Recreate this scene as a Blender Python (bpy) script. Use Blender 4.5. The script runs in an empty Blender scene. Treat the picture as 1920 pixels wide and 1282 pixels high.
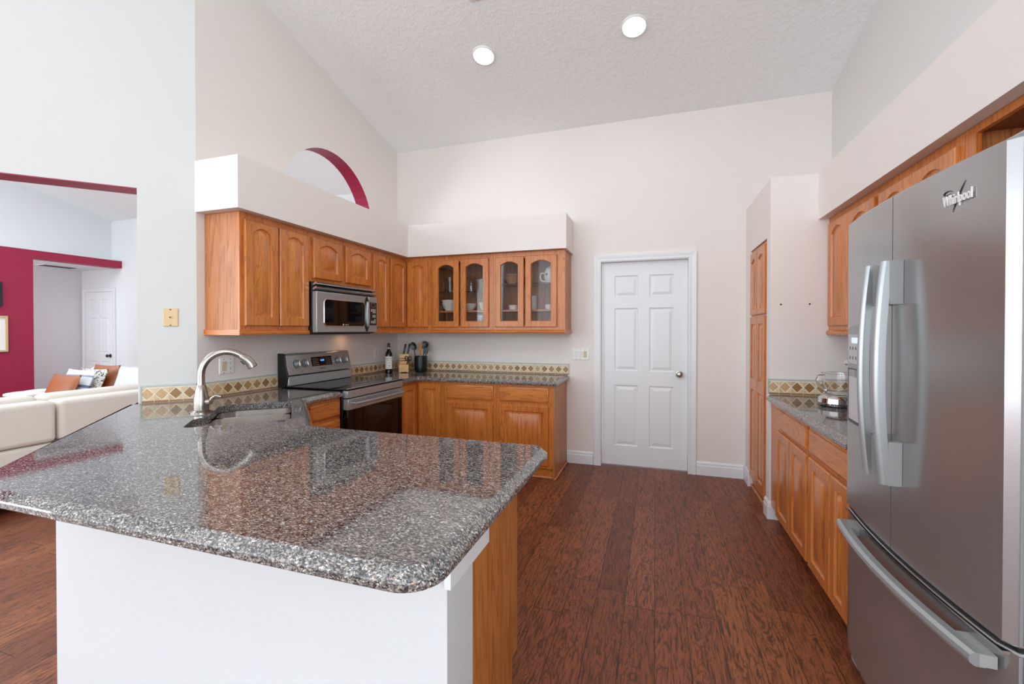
import bpy, bmesh, math, random
from mathutils import Vector, Matrix
random.seed(7)
C = bpy.context.scene.collection
S = bpy.context.scene
R2 = math.sqrt(.5)

# ------------------------------------------------------------------ camera, world, light, exposure
cam = bpy.data.cameras.new('camera'); camo = bpy.data.objects.new('camera', cam); C.objects.link(camo)
cam.sensor_width = 36; cam.lens = 822/1920*36; cam.shift_y = -15.5/1920; cam.clip_start = .02
camo.location = (0, 0, 1.37); camo.rotation_euler = (math.radians(90-.5), 0, math.radians(18.1))
S.camera = camo
S.view_settings.view_transform = 'Standard'; S.view_settings.look = 'None'
S.view_settings.gamma = 1; S.view_settings.use_curve_mapping = False
S.view_settings.exposure = 0.27
S.cycles.max_bounces = 10; S.cycles.diffuse_bounces = 6; S.cycles.glossy_bounces = 5
S.cycles.transmission_bounces = 8; S.cycles.transparent_max_bounces = 12
S.cycles.sample_clamp_indirect = 6; S.cycles.use_denoising = True
S.cycles.caustics_reflective = False; S.cycles.caustics_refractive = False
W = bpy.data.worlds.new('sky'); S.world = W; W.use_nodes = True
W.node_tree.nodes['Background'].inputs[0].default_value = (.86, .93, 1, 1)
W.node_tree.nodes['Background'].inputs[1].default_value = 1.2

def area_light(name, loc, size, power, color, rot):
    l = bpy.data.lights.new(name, 'AREA'); l.shape = 'RECTANGLE'; l.size, l.size_y = size; l.energy = power; l.color = color
    o = bpy.data.objects.new(name, l); C.objects.link(o); o.location = loc; o.rotation_euler = rot; o['kind'] = 'helper'
    return o
# daylight entering by the window openings of the rear wall (behind the viewer) and of the living room, then added side fills
area_light('window_daylight', (-1.45, -7.32, 2.35), (5.3, 4.0), 155, (.845, .945, 1), (math.radians(94), 0, 0))
area_light('window_daylight', (-7.6, -7.32, 2.2), (4.2, 3.6), 240, (.85, .945, 1), (math.radians(95), 0, 0))
area_light('side_fill_light', (1.39, -1.85, 2.0), (3.2, 3.0), 150, (.845, .945, 1), (math.radians(100), 0, math.radians(90)))  # added fill for the left run; the right wall has no opening
area_light('living_side_fill', (-8.75, -2.6, 1.9), (4.4, 3.2), 330, (.845, .945, 1), (math.radians(102), 0, math.radians(-90)))  # added fill towards the refrigerator side; the wall behind it is solid
# added overhead fills below the closed vaulted ceiling, behind the viewer and over the living room
area_light('overhead_fill_light', (-.8, -1.6, 4.70), (3.0, 1.2), 50, (.845, .945, 1), (0, 0, 0))
area_light('overhead_fill_light', (-6.8, 1.5, 4.0), (3.0, 2.0), 140, (.85, .945, 1), (0, 0, 0))
area_light('alcove_fill_light', (-9.45, 3.0, 1.6), (.8, 1.9), 14, (.92, .96, 1), (math.radians(90), 0, 0))  # added fill that brightens the alcove, no window stands here

# ------------------------------------------------------------------ mesh helpers
class MB:
    def __init__(s): s.v = []; s.f = []; s.m = []
    def add(s, vs, fs, mi=0):
        b = len(s.v); s.v += [Vector(p) for p in vs]
        for f in fs: s.f.append([b+i for i in f]); s.m.append(mi)
        return s
    def box(s, a, b, T=None, mi=0):
        P = [(x, y, z) for z in (a[2], b[2]) for y in (a[1], b[1]) for x in (a[0], b[0])]
        if T: P = [T(*p) for p in P]
        return s.add(P, [(0,2,3,1),(4,5,7,6),(0,1,5,4),(2,6,7,3),(0,4,6,2),(1,3,7,5)], mi)
    def rings(s, rs, cap0=True, cap1=True, loop=True, mi=0):
        n = len(rs[0]); vs = [p for r in rs for p in r]; fs = []
        for i in range(len(rs)-1):
            for j in range(n if loop else n-1):
                k = (j+1) % n; fs.append((i*n+j, i*n+k, (i+1)*n+k, (i+1)*n+j))
        if cap0: fs.append(tuple(range(n-1, -1, -1)))
        if cap1: fs.append(tuple((len(rs)-1)*n+j for j in range(n)))
        return s.add(vs, fs, mi)
    def lathe(s, prof, c, n=28, mi=0, T=None, cap=True):
        rs = []
        for r, z in prof:
            ring = [(r*math.cos(a*2*math.pi/n), r*math.sin(a*2*math.pi/n), z) for a in range(n)]
            rs.append([Vector(c)+Vector(p) if T is None else T(*p) for p in ring])
        return s.rings(rs, cap, cap, True, mi)
    def tube(s, pts, rad, n=12, mi=0, flat=None):
        pts = [Vector(p) for p in pts]; rs = []; up = None
        for i, p in enumerate(pts):
            t = (pts[min(i+1, len(pts)-1)]-pts[max(i-1, 0)]).normalized()
            if up is None:
                up = t.cross(Vector((0, 0, 1)))
                if up.length < .05: up = t.cross(Vector((1, 0, 0)))
                up.normalize()
            else:
                up = (up-t*up.dot(t)).normalized()
            w = t.cross(up); r = rad[i] if isinstance(rad, (list, tuple)) else rad
            fl = flat or 1
            rs.append([p+up*math.cos(a*2*math.pi/n)*r*fl+w*math.sin(a*2*math.pi/n)*r for a in range(n)])
        return s.rings(rs, True, True, True, mi)
    def prism(s, poly, d0, d1, T, mi=0):
        return s.rings([[T(u, v, d0) for u, v in poly], [T(u, v, d1) for u, v in poly]], mi=mi)

def finish(name, mesh_v, mesh_f, mesh_m, mats, org, parent, bevel=0, smooth=40, seg=2, recalc=True):
    me = bpy.data.meshes.new(name)
    me.from_pydata([tuple(Vector(p)-org) for p in mesh_v], [], mesh_f)
    for i, p in enumerate(me.polygons): p.material_index = mesh_m[i]
    if recalc:
        bm = bmesh.new(); bm.from_mesh(me); bmesh.ops.recalc_face_normals(bm, faces=bm.faces); bm.to_mesh(me); bm.free()
    for m in mats: me.materials.append(m)
    if smooth:
        for p in me.polygons: p.use_smooth = True
        me.set_sharp_from_angle(angle=math.radians(smooth))
    o = bpy.data.objects.new(name, me); C.objects.link(o)
    if bevel:
        b = o.modifiers.new('edge', 'BEVEL'); b.width = bevel; b.segments = seg; b.limit_method = 'ANGLE'; b.angle_limit = math.radians(35)
    return o
def world_of(o):
    p = Vector(o.location)
    while o.parent: o = o.parent; p += Vector(o.location)
    return p
def obj(name, mb, mat, parent=None, org=None, bevel=0, smooth=40, seg=2, **k):
    mats = mat if isinstance(mat, (list, tuple)) else [mat]
    if parent is not None:
        if org is None: org = world_of(parent)
        o = finish(name, mb.v, mb.f, mb.m, mats, Vector(org), parent, bevel, smooth, seg)
        o.parent = parent; o.location = Vector(org)-world_of(parent)
    else:
        if org is None:
            xs = [p.x for p in mb.v]; ys = [p.y for p in mb.v]; zs = [p.z for p in mb.v]
            org = ((min(xs)+max(xs))/2, (min(ys)+max(ys))/2, min(zs))
        o = finish(name, mb.v, mb.f, mb.m, mats, Vector(org), None, bevel, smooth, seg)
        o.location = org
    for a, b in k.items(): o[a] = b
    return o
def thing(name, label, cat, loc=(0, 0, 0), group=None):
    o = bpy.data.objects.new(name, None); C.objects.link(o); o.location = loc; o.empty_display_size = .05
    o['label'] = label; o['category'] = cat
    if group: o['group'] = group
    return o
def tag(o, label, cat, group=None, kind=None):
    o['label'] = label; o['category'] = cat
    if group: o['group'] = group
    if kind: o['kind'] = kind
    return o
def struct(name, mb, mat, parent=None, label=None, cat=None, **k):
    o = obj(name, mb, mat, parent, **k)
    if parent is None:
        o['kind'] = 'structure'
        if label: o['label'] = label
        if cat: o['category'] = cat
    return o
def dup(root, loc, label=None, group=None):
    r = root.copy(); C.objects.link(r); r.location = loc
    if label: r['label'] = label
    if group: r['group'] = group
    for ch in list(root.children):
        c = ch.copy(); C.objects.link(c); c.parent = r
        for g in ch.children:
            d = g.copy(); C.objects.link(d); d.parent = c
    return r
# local frames: (u along the front, z up, d outward) to world
def FX(x): return lambda u, z, d: Vector((x+d, u, z))       # faces +X, u = Y
def FXN(x): return lambda u, z, d: Vector((x-d, u, z))      # faces -X, u = Y
def FYN(y): return lambda u, z, d: Vector((u, y-d, z))      # faces -Y, u = X
def FY(y): return lambda u, z, d: Vector((u, y+d, z))       # faces +Y
def FL(p, ud, nd):                                          # general vertical frame
    p = Vector((p[0], p[1], 0)); ud = Vector((ud[0], ud[1], 0)); nd = Vector((nd[0], nd[1], 0))
    return lambda u, z, d: p+ud*u+nd*d+Vector((0, 0, z))
def text_mb(txt, size, T, u, z, d, ext=.001, m=None, mi=0, align='CENTER', shear=0, bold=0):
    cu = bpy.data.curves.new('txt', 'FONT'); cu.body = txt; cu.size = size; cu.extrude = ext; cu.align_x = align; cu.shear = shear; cu.offset = bold
    o = bpy.data.objects.new('txt', cu); C.objects.link(o)
    dg = bpy.context.evaluated_depsgraph_get(); me = bpy.data.meshes.new_from_object(o.evaluated_get(dg))
    m = m or MB()
    m.add([T(u+p.co.x, z+p.co.y, d+p.co.z) for p in me.vertices], [tuple(f.vertices) for f in me.polygons], mi)
    bpy.data.objects.remove(o); bpy.data.curves.remove(cu); bpy.data.meshes.remove(me)
    return m

# ------------------------------------------------------------------ materials
def lin(h):
    h = h.lstrip('#'); out = []
    for i in (0, 2, 4):
        c = int(h[i:i+2], 16)/255; out.append(c/12.92 if c <= .04045 else ((c+.055)/1.055)**2.4)
    return (*out, 1)
class NT:
    def __init__(s, name):
        s.m = bpy.data.materials.new(name); s.m.use_nodes = True; s.t = s.m.node_tree
        s.b = s.t.nodes['Principled BSDF']
    def n(s, t, **k):
        o = s.t.nodes.new(t)
        for a, v in k.items():
            if a.startswith('i_'): o.inputs[a[2:].replace('_', ' ')].default_value = v
            else: setattr(o, a, v)
        return o
    def l(s, a, b): s.t.links.new(a, b)
    def coord(s, scale=(1, 1, 1), rnd=True, rot=(0, 0, 0)):
        tc = s.n('ShaderNodeTexCoord'); mp = s.n('ShaderNodeMapping'); mp.inputs['Scale'].default_value = scale; mp.inputs['Rotation'].default_value = rot
        s.l(tc.outputs['Object'], mp.inputs['Vector'])
        if rnd:
            oi = s.n('ShaderNodeObjectInfo'); mm = s.n('ShaderNodeMath', operation='MULTIPLY'); mm.inputs[1].default_value = 37.
            s.l(oi.outputs['Random'], mm.inputs[0]); s.l(mm.outputs[0], mp.inputs['Location'])
        return mp.outputs[0]
    def noise(s, vec, scale, detail=3, rough=.5, dist=0):
        o = s.n('ShaderNodeTexNoise'); o.inputs['Scale'].default_value = scale; o.inputs['Detail'].default_value = detail
        o.inputs['Roughness'].default_value = rough; o.inputs['Distortion'].default_value = dist
        s.l(vec, o.inputs['Vector']); return o
    def ramp(s, fac, stops, interp='LINEAR'):
        o = s.n('ShaderNodeValToRGB'); o.color_ramp.interpolation = interp; e = o.color_ramp.elements
        e[0].position, e[0].color = stops[0][0], stops[0][1]; e[1].position, e[1].color = stops[-1][0], stops[-1][1]
        for p, c in stops[1:-1]: x = e.new(p); x.color = c
        s.l(fac, o.inputs[0]); return o.outputs[0]
    def mix(s, fac, a, b, mode='MIX'):
        o = s.n('ShaderNodeMix', data_type='RGBA', blend_type=mode)
        if hasattr(fac, 'links'): s.l(fac, o.inputs[0])
        else: o.inputs[0].default_value = fac
        for v, i in ((a, 6), (b, 7)):
            if hasattr(v, 'links'): s.l(v, o.inputs[i])
            else: o.inputs[i].default_value = v
        return o.outputs[2]
    def math(s, op, a, b=0):
        o = s.n('ShaderNodeMath', operation=op)
        for v, i in ((a, 0), (b, 1)):
            if hasattr(v, 'links'): s.l(v, o.inputs[i])
            else: o.inputs[i].default_value = v
        return o.outputs[0]
    def bump(s, h, strength=.2, dist=.01):
        o = s.n('ShaderNodeBump'); o.inputs['Strength'].default_value = strength; o.inputs['Distance'].default_value = dist
        s.l(h, o.inputs['Height']); s.l(o.outputs[0], s.b.inputs['Normal'])
    def base(s, v):
        if hasattr(v, 'links'): s.l(v, s.b.inputs['Base Color'])
        else: s.b.inputs['Base Color'].default_value = v
    def set(s, **k):
        for a, v in k.items(): s.b.inputs[a.replace('_', ' ')].default_value = v
def plain(name, col, rough=.5, metal=0, **k):
    n = NT(name); n.base(lin(col)); n.set(Roughness=rough, Metallic=metal, **k)
    nz = n.noise(n.coord(), 55, 2); n.bump(nz.outputs[0], .02, .002)
    return n.m
def paint(name, col, rough=.55, scale=90, st=.12):
    n = NT(name); v = n.coord(rnd=False)
    big = n.noise(v, 1.3, 2); c = lin(col); c2 = tuple(x*.97 for x in c[:3])+(1,)
    n.base(n.mix(big.outputs[0], c, c2)); n.set(Roughness=rough)
    nz = n.noise(v, scale, 3); n.bump(nz.outputs[0], st, .004); return n.m
M = {}
M['wall'] = paint('wall_paint', '#e8e1dc')
M['wall_cool'] = paint('wall_paint_cool', '#dedddb')
M['diag_dimmed'] = paint('dimmed_wall_paint', '#cfcfcd')  # wall paint darkened in colour to offset strong light on this wall
M['living'] = paint('living_room_paint', '#dfe2e4')
M['red'] = paint('crimson_paint', '#9c1740', .5)
M['trimw'] = paint('white_trim_paint', '#e6e9ec', .32, 30, .03)
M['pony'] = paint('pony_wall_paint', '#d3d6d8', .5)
def ceiling_mat():
    n = NT('knockdown_ceiling'); v = n.coord(rnd=False)
    n.base(lin('#f6f9fa')); n.set(Roughness=.8)
    a = n.noise(v, 26, 4, .6, .6); r = n.ramp(a.outputs[0], [(.46, (0, 0, 0, 1)), (.58, (1, 1, 1, 1))])
    n.bump(r, .35, .006); return n.m
M['ceiling'] = ceiling_mat()
def oak(name, sc, dark, mid, light, rough=.33):
    n = NT(name); v = n.coord(sc)
    a = n.noise(v, 1.0, 4, .55, 1.2)
    lines = n.math('SINE', n.math('MULTIPLY', a.outputs[0], 60))
    f = n.noise(n.coord(tuple(x*9 for x in sc)), 1.0, 3, .6)
    col = n.ramp(n.noise(v, .6, 3, .5, .5).outputs[0], [(.3, lin(mid)), (.7, lin(light))])
    lr = n.ramp(lines, [(.0, (0, 0, 0, 1)), (.55, (0, 0, 0, 1)), (1, (.55, .55, .55, 1))])
    col = n.mix(lr, col, lin(dark))
    fr = n.ramp(f.outputs[0], [(.5, (0, 0, 0, 1)), (.72, (.5, .5, .5, 1))])
    n.base(n.mix(fr, col, lin(dark))); n.set(Roughness=rough, Coat_Weight=.25, Coat_Roughness=.2)
    n.bump(f.outputs[0], .05, .001); return n.m
M['oak'] = oak('oak_vertical_grain', (9, 9, .7), '#95481a', '#c4702c', '#d2823b')
M['oakh'] = oak('oak_horizontal_grain', (.7, .7, 9), '#95481a', '#c4702c', '#d2823b')
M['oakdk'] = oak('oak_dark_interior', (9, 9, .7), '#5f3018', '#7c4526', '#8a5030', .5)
M['oakend'] = oak('oak_end_panel', (7, 7, .5), '#84481f', '#b8723f', '#c4834e', .5)
M['penpanel'] = oak('maple_peninsula_panel', (8, 8, .6), '#8a4a1a', '#c07a3a', '#cc8846')
M['shoe'] = oak('shoe_moulding_wood', (.7, .7, 9), '#a8613a', '#c47f55', '#cf8d63')
def granite():
    n = NT('speckled_granite'); v = n.coord(rnd=False)
    wv = n.noise(v, 30, 3, .6); vv = n.n('ShaderNodeVectorMath', operation='ADD'); sc = n.n('ShaderNodeVectorMath', operation='SCALE'); sc.inputs['Scale'].default_value = .016
    n.l(wv.outputs[1], sc.inputs[0]); n.l(v, vv.inputs[0]); n.l(sc.outputs[0], vv.inputs[1])
    mp = n.n('ShaderNodeMapping'); mp.inputs['Scale'].default_value = (.62, 1.15, 1); n.l(vv.outputs[0], mp.inputs[0])
    vo = n.n('ShaderNodeTexVoronoi'); vo.inputs['Scale'].default_value = 290; n.l(mp.outputs[0], vo.inputs['Vector'])
    sep = n.n('ShaderNodeSeparateColor'); n.l(vo.outputs['Color'], sep.inputs[0])
    c1 = n.ramp(sep.outputs[0], [(0, lin('#1c1c1f')), (.16, lin('#424144')), (.32, lin('#636263')), (.52, lin('#84817f')), (.72, lin('#9d9792')), (.86, lin('#a89688')), (.93, lin('#cfcbc7'))], 'CONSTANT')
    fl = n.noise(mp.outputs[0], 290, 3, .62, 1.6); fr = n.ramp(fl.outputs[0], [(.40, (1, 1, 1, 1)), (.47, (0, 0, 0, 1))])
    c = n.mix(fr, c1, lin('#262527'))
    f2 = n.noise(mp.outputs[0], 420, 2, .6, .8); r2 = n.ramp(f2.outputs[0], [(.60, (0, 0, 0, 1)), (.68, (1, 1, 1, 1))])
    n.base(n.mix(r2, c, lin('#55504e'))); n.set(Roughness=.05, IOR=2.0); return n.m
M['granite'] = granite()
def floor_mat():
    n = NT('dark_plank_floor'); tc = n.n('ShaderNodeTexCoord'); sp = n.n('ShaderNodeSeparateXYZ'); n.l(tc.outputs['Object'], sp.inputs[0])
    pw = .142; row = n.math('FLOOR', n.math('DIVIDE', sp.outputs[0], pw))
    wn = n.n('ShaderNodeTexWhiteNoise', noise_dimensions='1D'); n.l(row, wn.inputs['W'])
    yo = n.math('ADD', n.math('DIVIDE', sp.outputs[1], 1.22), wn.outputs['Value']); col = n.math('FLOOR', yo)
    cb = n.n('ShaderNodeCombineXYZ'); n.l(row, cb.inputs[0]); n.l(col, cb.inputs[1])
    w2 = n.n('ShaderNodeTexWhiteNoise', noise_dimensions='2D'); n.l(cb.outputs[0], w2.inputs['Vector'])
    # seams
    fx = n.math('FRACT', n.math('DIVIDE', sp.outputs[0], pw)); ex = n.math('LESS_THAN', n.math('MINIMUM', fx, n.math('SUBTRACT', 1, fx)), .010)
    fy = n.math('FRACT', yo); ey = n.math('LESS_THAN', n.math('MINIMUM', fy, n.math('SUBTRACT', 1, fy)), .0014)
    seam = n.math('MAXIMUM', ex, ey)
    # grain, each plank with its own offset
    off = n.n('ShaderNodeVectorMath', operation='SCALE'); off.inputs['Scale'].default_value = 23; n.l(w2.outputs['Color'], off.inputs[0])
    ad = n.n('ShaderNodeVectorMath', operation='ADD'); n.l(tc.outputs['Object'], ad.inputs[0]); n.l(off.outputs[0], ad.inputs[1])
    mp = n.n('ShaderNodeMapping'); mp.inputs['Scale'].default_value = (9, 1.7, 1); n.l(ad.outputs[0], mp.inputs[0])
    g = n.noise(mp.outputs[0], 1.0, 4, .6, .9)
    ln = n.math('SINE', n.math('MULTIPLY', g.outputs[0], 95))
    lr = n.ramp(ln, [(.45, (0, 0, 0, 1)), (1, (.8, .8, .8, 1))])
    mp2 = n.n('ShaderNodeMapping'); mp2.inputs['Scale'].default_value = (120, 10, 1); n.l(ad.outputs[0], mp2.inputs[0])
    st = n.noise(mp2.outputs[0], 1.0, 3, .65, .3)
    sr = n.ramp(st.outputs[0], [(.49, (0, 0, 0, 1)), (.64, (.85, .85, .85, 1))])
    tone = n.ramp(w2.outputs['Value'], [(0, lin('#774025')), (.5, lin('#894b2e')), (1, lin('#975837'))])
    c = n.mix(lr, tone, lin('#4f2a1a')); c = n.mix(sr, c, lin('#3f2115')); c = n.mix(seam, c, lin('#1d100b'))
    n.base(c); n.set(Roughness=.42, Specular_IOR_Level=.35); n.bump(n.math('ADD', n.math('MULTIPLY', seam, -2), st.outputs[0]), .12, .002); return n.m
M['floor'] = floor_mat()
def steel(name, col, rough, sc=(3, 3, 160), amt=.08, metal=1):
    n = NT(name); v = n.coord(sc); z = n.noise(v, 1, 3, .6)
    n.base(lin(col)); n.set(Metallic=metal)
    n.l(n.math('ADD', n.math('MULTIPLY', z.outputs[0], amt), rough-amt/2), n.b.inputs['Roughness'])
    n.bump(z.outputs[0], .02, .0005); return n.m
M['steel'] = steel('brushed_steel', '#a6abad', .3, (3, 3, 160), .08, .55)
M['fridge'] = steel('refrigerator_steel', '#a9a9aa', .22, (2, 2, 130), .05, .75)
M['nickel'] = steel('brushed_nickel', '#a69f98', .24, (60, 60, 60), .04)
M['sink'] = steel('sink_steel', '#c4bdb7', .26, (40, 40, 6), .08)
M['chrome'] = plain('chrome', '#dedede', .08, 1)
M['chromestrip'] = plain('bright_steel_strip', '#d8d8d8', .18, 1)
M['greyplastic'] = plain('grey_plastic', '#969797', .4)
M['badge'] = plain('pale_badge_metal', '#f0f0f0', .35, .2)
M['trimgrey'] = plain('grey_edge_trim', '#7f8182', .35)
M['ltgrey'] = plain('light_grey_enamel', '#b9bcbd', .4)
M['black'] = plain('black_plastic', '#121214', .3)
M['blackglass'] = plain('black_glass', '#08080a', .04, 0, Specular_IOR_Level=.3)
M['darkgrey'] = plain('dark_grey_metal', '#3a3a3c', .4, .4)
M['white'] = plain('white_plastic', '#ebeae6', .3)
M['ceramic'] = plain('white_ceramic', '#ece9e2', .15)
M['beige'] = plain('beige_plastic', '#d9bd92', .4)
M['almond'] = plain('almond_plastic', '#d8c4a2', .35)
M['ink'] = plain('dark_print', '#2a2a2c', .6)
M['greyink'] = plain('grey_print', '#77777a', .6)
M['whiteink'] = plain('pale_print', '#d8d8d8', .5)
M['paper'] = plain('paper_label', '#eeece8', .7)
M['bottle'] = plain('dark_bottle_glass', '#0b0d0b', .05)
M['blockwood'] = oak('knife_block_wood', (1, 14, 14), '#b98545', '#d6a562', '#e2b87a', .45)
M['woodspoon'] = oak('spoon_wood', (12, 12, 1), '#8a5526', '#b57838', '#c98c4a', .6)
M['bowlwood'] = oak('bowl_wood', (1, 1, 9), '#7a4a2a', '#a5714a', '#b5825a', .5)
M['sofa'] = plain('sofa_linen', '#d9d2c8', .9)
M['sofaw'] = plain('sofa_white_fabric', '#cbcccd', .9)
M['leather'] = plain('tan_leather', '#8a4a20', .45)
M['goldframe'] = plain('pale_gold_frame', '#cbb48a', .4)
M['liner'] = plain('grey_glass_liner', '#b9c0bc', .2)
def glass(name, col=(1, 1, 1, 1), rough=.0, seeded=False):
    n = NT(name); n.base(col); n.set(Roughness=rough, Transmission_Weight=1, IOR=1.45)
    if seeded:
        v = n.coord(rnd=False); z = n.noise(v, 22, 2, .5); n.bump(z.outputs[0], .25, .004)
    return n.m
M['glass'] = glass('clear_glass')
def seeded():
    n = NT('seeded_cabinet_glass'); t = n.t; v = n.coord(rnd=False)
    tr = n.n('ShaderNodeBsdfTransparent'); tr.inputs[0].default_value = (.9, .9, .9, 1)
    gl = n.n('ShaderNodeBsdfGlossy'); gl.inputs['Roughness'].default_value = .03
    vo = n.n('ShaderNodeTexVoronoi'); vo.inputs['Scale'].default_value = 42; n.l(v, vo.inputs['Vector'])
    sp = n.ramp(vo.outputs['Distance'], [(.1, (1, 1, 1, 1)), (.2, (0, 0, 0, 1))])
    bp = n.n('ShaderNodeBump'); bp.inputs['Strength'].default_value = .6; bp.inputs['Distance'].default_value = .004; n.l(sp, bp.inputs['Height'])
    n.l(bp.outputs[0], gl.inputs['Normal'])
    fr = n.n('ShaderNodeFresnel'); fr.inputs['IOR'].default_value = 1.5
    f = n.math('MINIMUM', n.math('ADD', n.math('MULTIPLY', fr.outputs[0], .55), n.math('MULTIPLY', sp, .12)), 1)
    mx = n.n('ShaderNodeMixShader'); n.l(f, mx.inputs[0]); n.l(tr.outputs[0], mx.inputs[1]); n.l(gl.outputs[0], mx.inputs[2])
    n.l(mx.outputs[0], t.nodes['Material Output'].inputs[0]); return n.m
M['seeded'] = seeded()
def island(name, stops, rough=.35):
    n = NT(name); g = n.n('ShaderNodeNewGeometry'); c = n.ramp(g.outputs['Random Per Island'], stops)
    z = n.noise(n.coord(rnd=False), 70, 4, .7); zr = n.ramp(z.outputs[0], [(.4, (0, 0, 0, 1)), (.75, (.45, .45, .45, 1))])
    n.base(n.mix(zr, c, lin('#8a6a4a'))); n.set(Roughness=rough); n.bump(z.outputs[0], .15, .002); return n.m
M['dia'] = island('tan_stone_diamonds', [(0, lin('#a37d4e')), (.35, lin('#bd9866')), (.6, lin('#d0b083')), (.8, lin('#a98354')), (1, lin('#8e6a40'))])
M['tri'] = island('cream_stone_triangles', [(0, lin('#dcc39b')), (.5, lin('#ead6b3')), (1, lin('#d2b588'))])
M['rect'] = island('brown_stone_strips', [(0, lin('#8c6238')), (1, lin('#a87a4c'))])
M['grout'] = plain('cream_grout', '#f2eadb', .85)
def emit(name, col, st, base='#ffffff'):
    n = NT(name); n.base(lin(base)); n.set(Emission_Color=lin(col), Emission_Strength=st); return n.m
M['lamp'] = emit('lit_lamp_lens', '#fffaf2', 9)
M['blue'] = emit('blue_display', '#4aa0ff', 2.2, '#101020')
M['paleblue'] = emit('pale_blue_display', '#b9c8ff', 1.0, '#8090c0')
def fabric_pattern(name, a, b, sc):
    n = NT(name); v = n.coord((sc, sc, sc)); z = n.noise(v, 1, 3, .6, 1.5)
    n.base(n.ramp(z.outputs[0], [(.44, lin(a)), (.5, lin(b))])); n.set(Roughness=.9); return n.m
M['floral'] = fabric_pattern('grey_white_pattern_fabric', '#4a4a4a', '#dcd8d2', 28)
M['bluewhite'] = fabric_pattern('blue_white_pattern', '#6f86b0', '#e6e8ee', 45)
def stripes():
    n = NT('blue_striped_fabric'); tc = n.n('ShaderNodeTexCoord'); sp = n.n('ShaderNodeSeparateXYZ'); n.l(tc.outputs['Object'], sp.inputs[0])
    n.base(n.ramp(n.math('ADD', n.math('DIVIDE', sp.outputs[2], .42), .5), [(0, lin('#3f5585')), (.52, lin('#dadde4')), (.58, lin('#6a7796')), (.64, lin('#d6dae2')), (.82, lin('#8f98ad')), (.86, lin('#c9cdd6'))], 'CONSTANT')); n.set(Roughness=.9); return n.m
M['striped'] = stripes()

# ------------------------------------------------------------------ setting
RY = -7.5
CZ = lambda y: 3.44+.247*(4.49-y) if y > -.8 else 3.44+.247*(4.49+.8)
LX, BY, RX = -2.884, 4.49, 1.451
m = MB().box((-12, RY, -.12), (1.6, 5.3, 0)); struct('floor', m, M['floor'], org=(0, 0, 0), smooth=0)
m = MB(); prof = [(RY, CZ(RY)), (-.8, CZ(-.8)), (5.3, CZ(5.3))]
m.rings([[(-12, y, z) for y, z in prof]+[(-12, y, z+.12) for y, z in prof[::-1]], [(1.6, y, z) for y, z in prof]+[(1.6, y, z+.12) for y, z in prof[::-1]]])
struct('ceiling', m, M['ceiling'], org=(0, 0, 0), smooth=0)
def wall_prism(pts, name, mat, th, T):
    return None
# back wall with the door opening  (door slab x -.513...294, casing outside)
DX0, DX1, DZ = -.520, .298, 2.052
m = MB().box((LX-.15, BY, 0), (DX0, BY+.12, CZ(BY)+.01)).box((DX1, BY, 0), (1.6, BY+.12, CZ(BY)+.01)).box((DX0, BY, DZ), (DX1, BY+.12, CZ(BY)+.01))
struct('wall_back', m, M['wall'], smooth=0)
# right wall
def ywall(x0, x1, y0, y1, zb=0, m=None, mi=0):
    m = m or MB(); ys = [y0]+([-.8] if y0 < -.8 < y1 else [])+[y1]
    poly = [(y, CZ(y)+.01) for y in ys]
    return m.rings([[(x, y0, zb)]+[(x, y, z) for y, z in poly]+[(x, y1, zb)] for x in (x0, x1)], mi=mi)
struct('wall_right', ywall(RX, RX+.15, RY, BY), M['wall_cool'], smooth=0)
# left kitchen wall with the half-round opening
ac, az, ar, AZ0 = 3.40, 2.435, .60, 2.435
m = MB(); N = 28
ys = [ac-ar*math.cos(math.pi*k/N) for k in range(N+1)]; zs = [az+ar*math.sin(math.pi*k/N) for k in range(N+1)]
y0, y1 = 2.11, BY
x0, x1 = LX, LX-.15
m.add([(x, y, z) for x in (x0, x1) for (y, z) in ((y0, 0), (y1, 0), (y1, az), (ys[N], az), (ys[0], az), (y0, az))], [(0, 1, 2, 3, 4, 5), (11, 10, 9, 8, 7, 6)])
for xa, ya, yb in ((0, y0, ys[0]), (0, ys[N], y1)):
    m.add([(x, y, z) for x in (x0, x1) for y, z in ((ya, az), (yb, az), (yb, CZ(yb)+.01), (ya, CZ(ya)+.01))], [(0, 1, 2, 3), (7, 6, 5, 4)])
for k in range(N):
    a, b = ys[k], ys[k+1]
    m.add([(x, y, z) for x in (x0, x1) for y, z in ((a, zs[k]), (b, zs[k+1]), (b, CZ(b)+.01), (a, CZ(a)+.01))], [(0, 1, 2, 3), (7, 6, 5, 4)])
    m.add([(x0, a, zs[k]), (x0, b, zs[k+1]), (x1, b, zs[k+1]), (x1, a, zs[k])], [(0, 1, 2, 3)], 1)
m.add([(x0, ys[0], az), (x0, ys[N], az), (x1, ys[N], az), (x1, ys[0], az)], [(0, 1, 2, 3)], 1)
m.add([(x, y0, z) for x in (x0, x1) for z in (0, CZ(y0)+.01)], [(0, 1, 3, 2)])
m.add([(x, y1, z) for x in (x0, x1) for z in (0, CZ(y1)+.01)], [(0, 1, 3, 2)])
m.add([(x0, y0, CZ(y0)+.01), (x1, y0, CZ(y0)+.01), (x1, y1, CZ(y1)+.01), (x0, y1, CZ(y1)+.01)], [(0, 1, 2, 3)])
wl = struct('wall_left', m, [M['wall'], M['red']], smooth=0)
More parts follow.
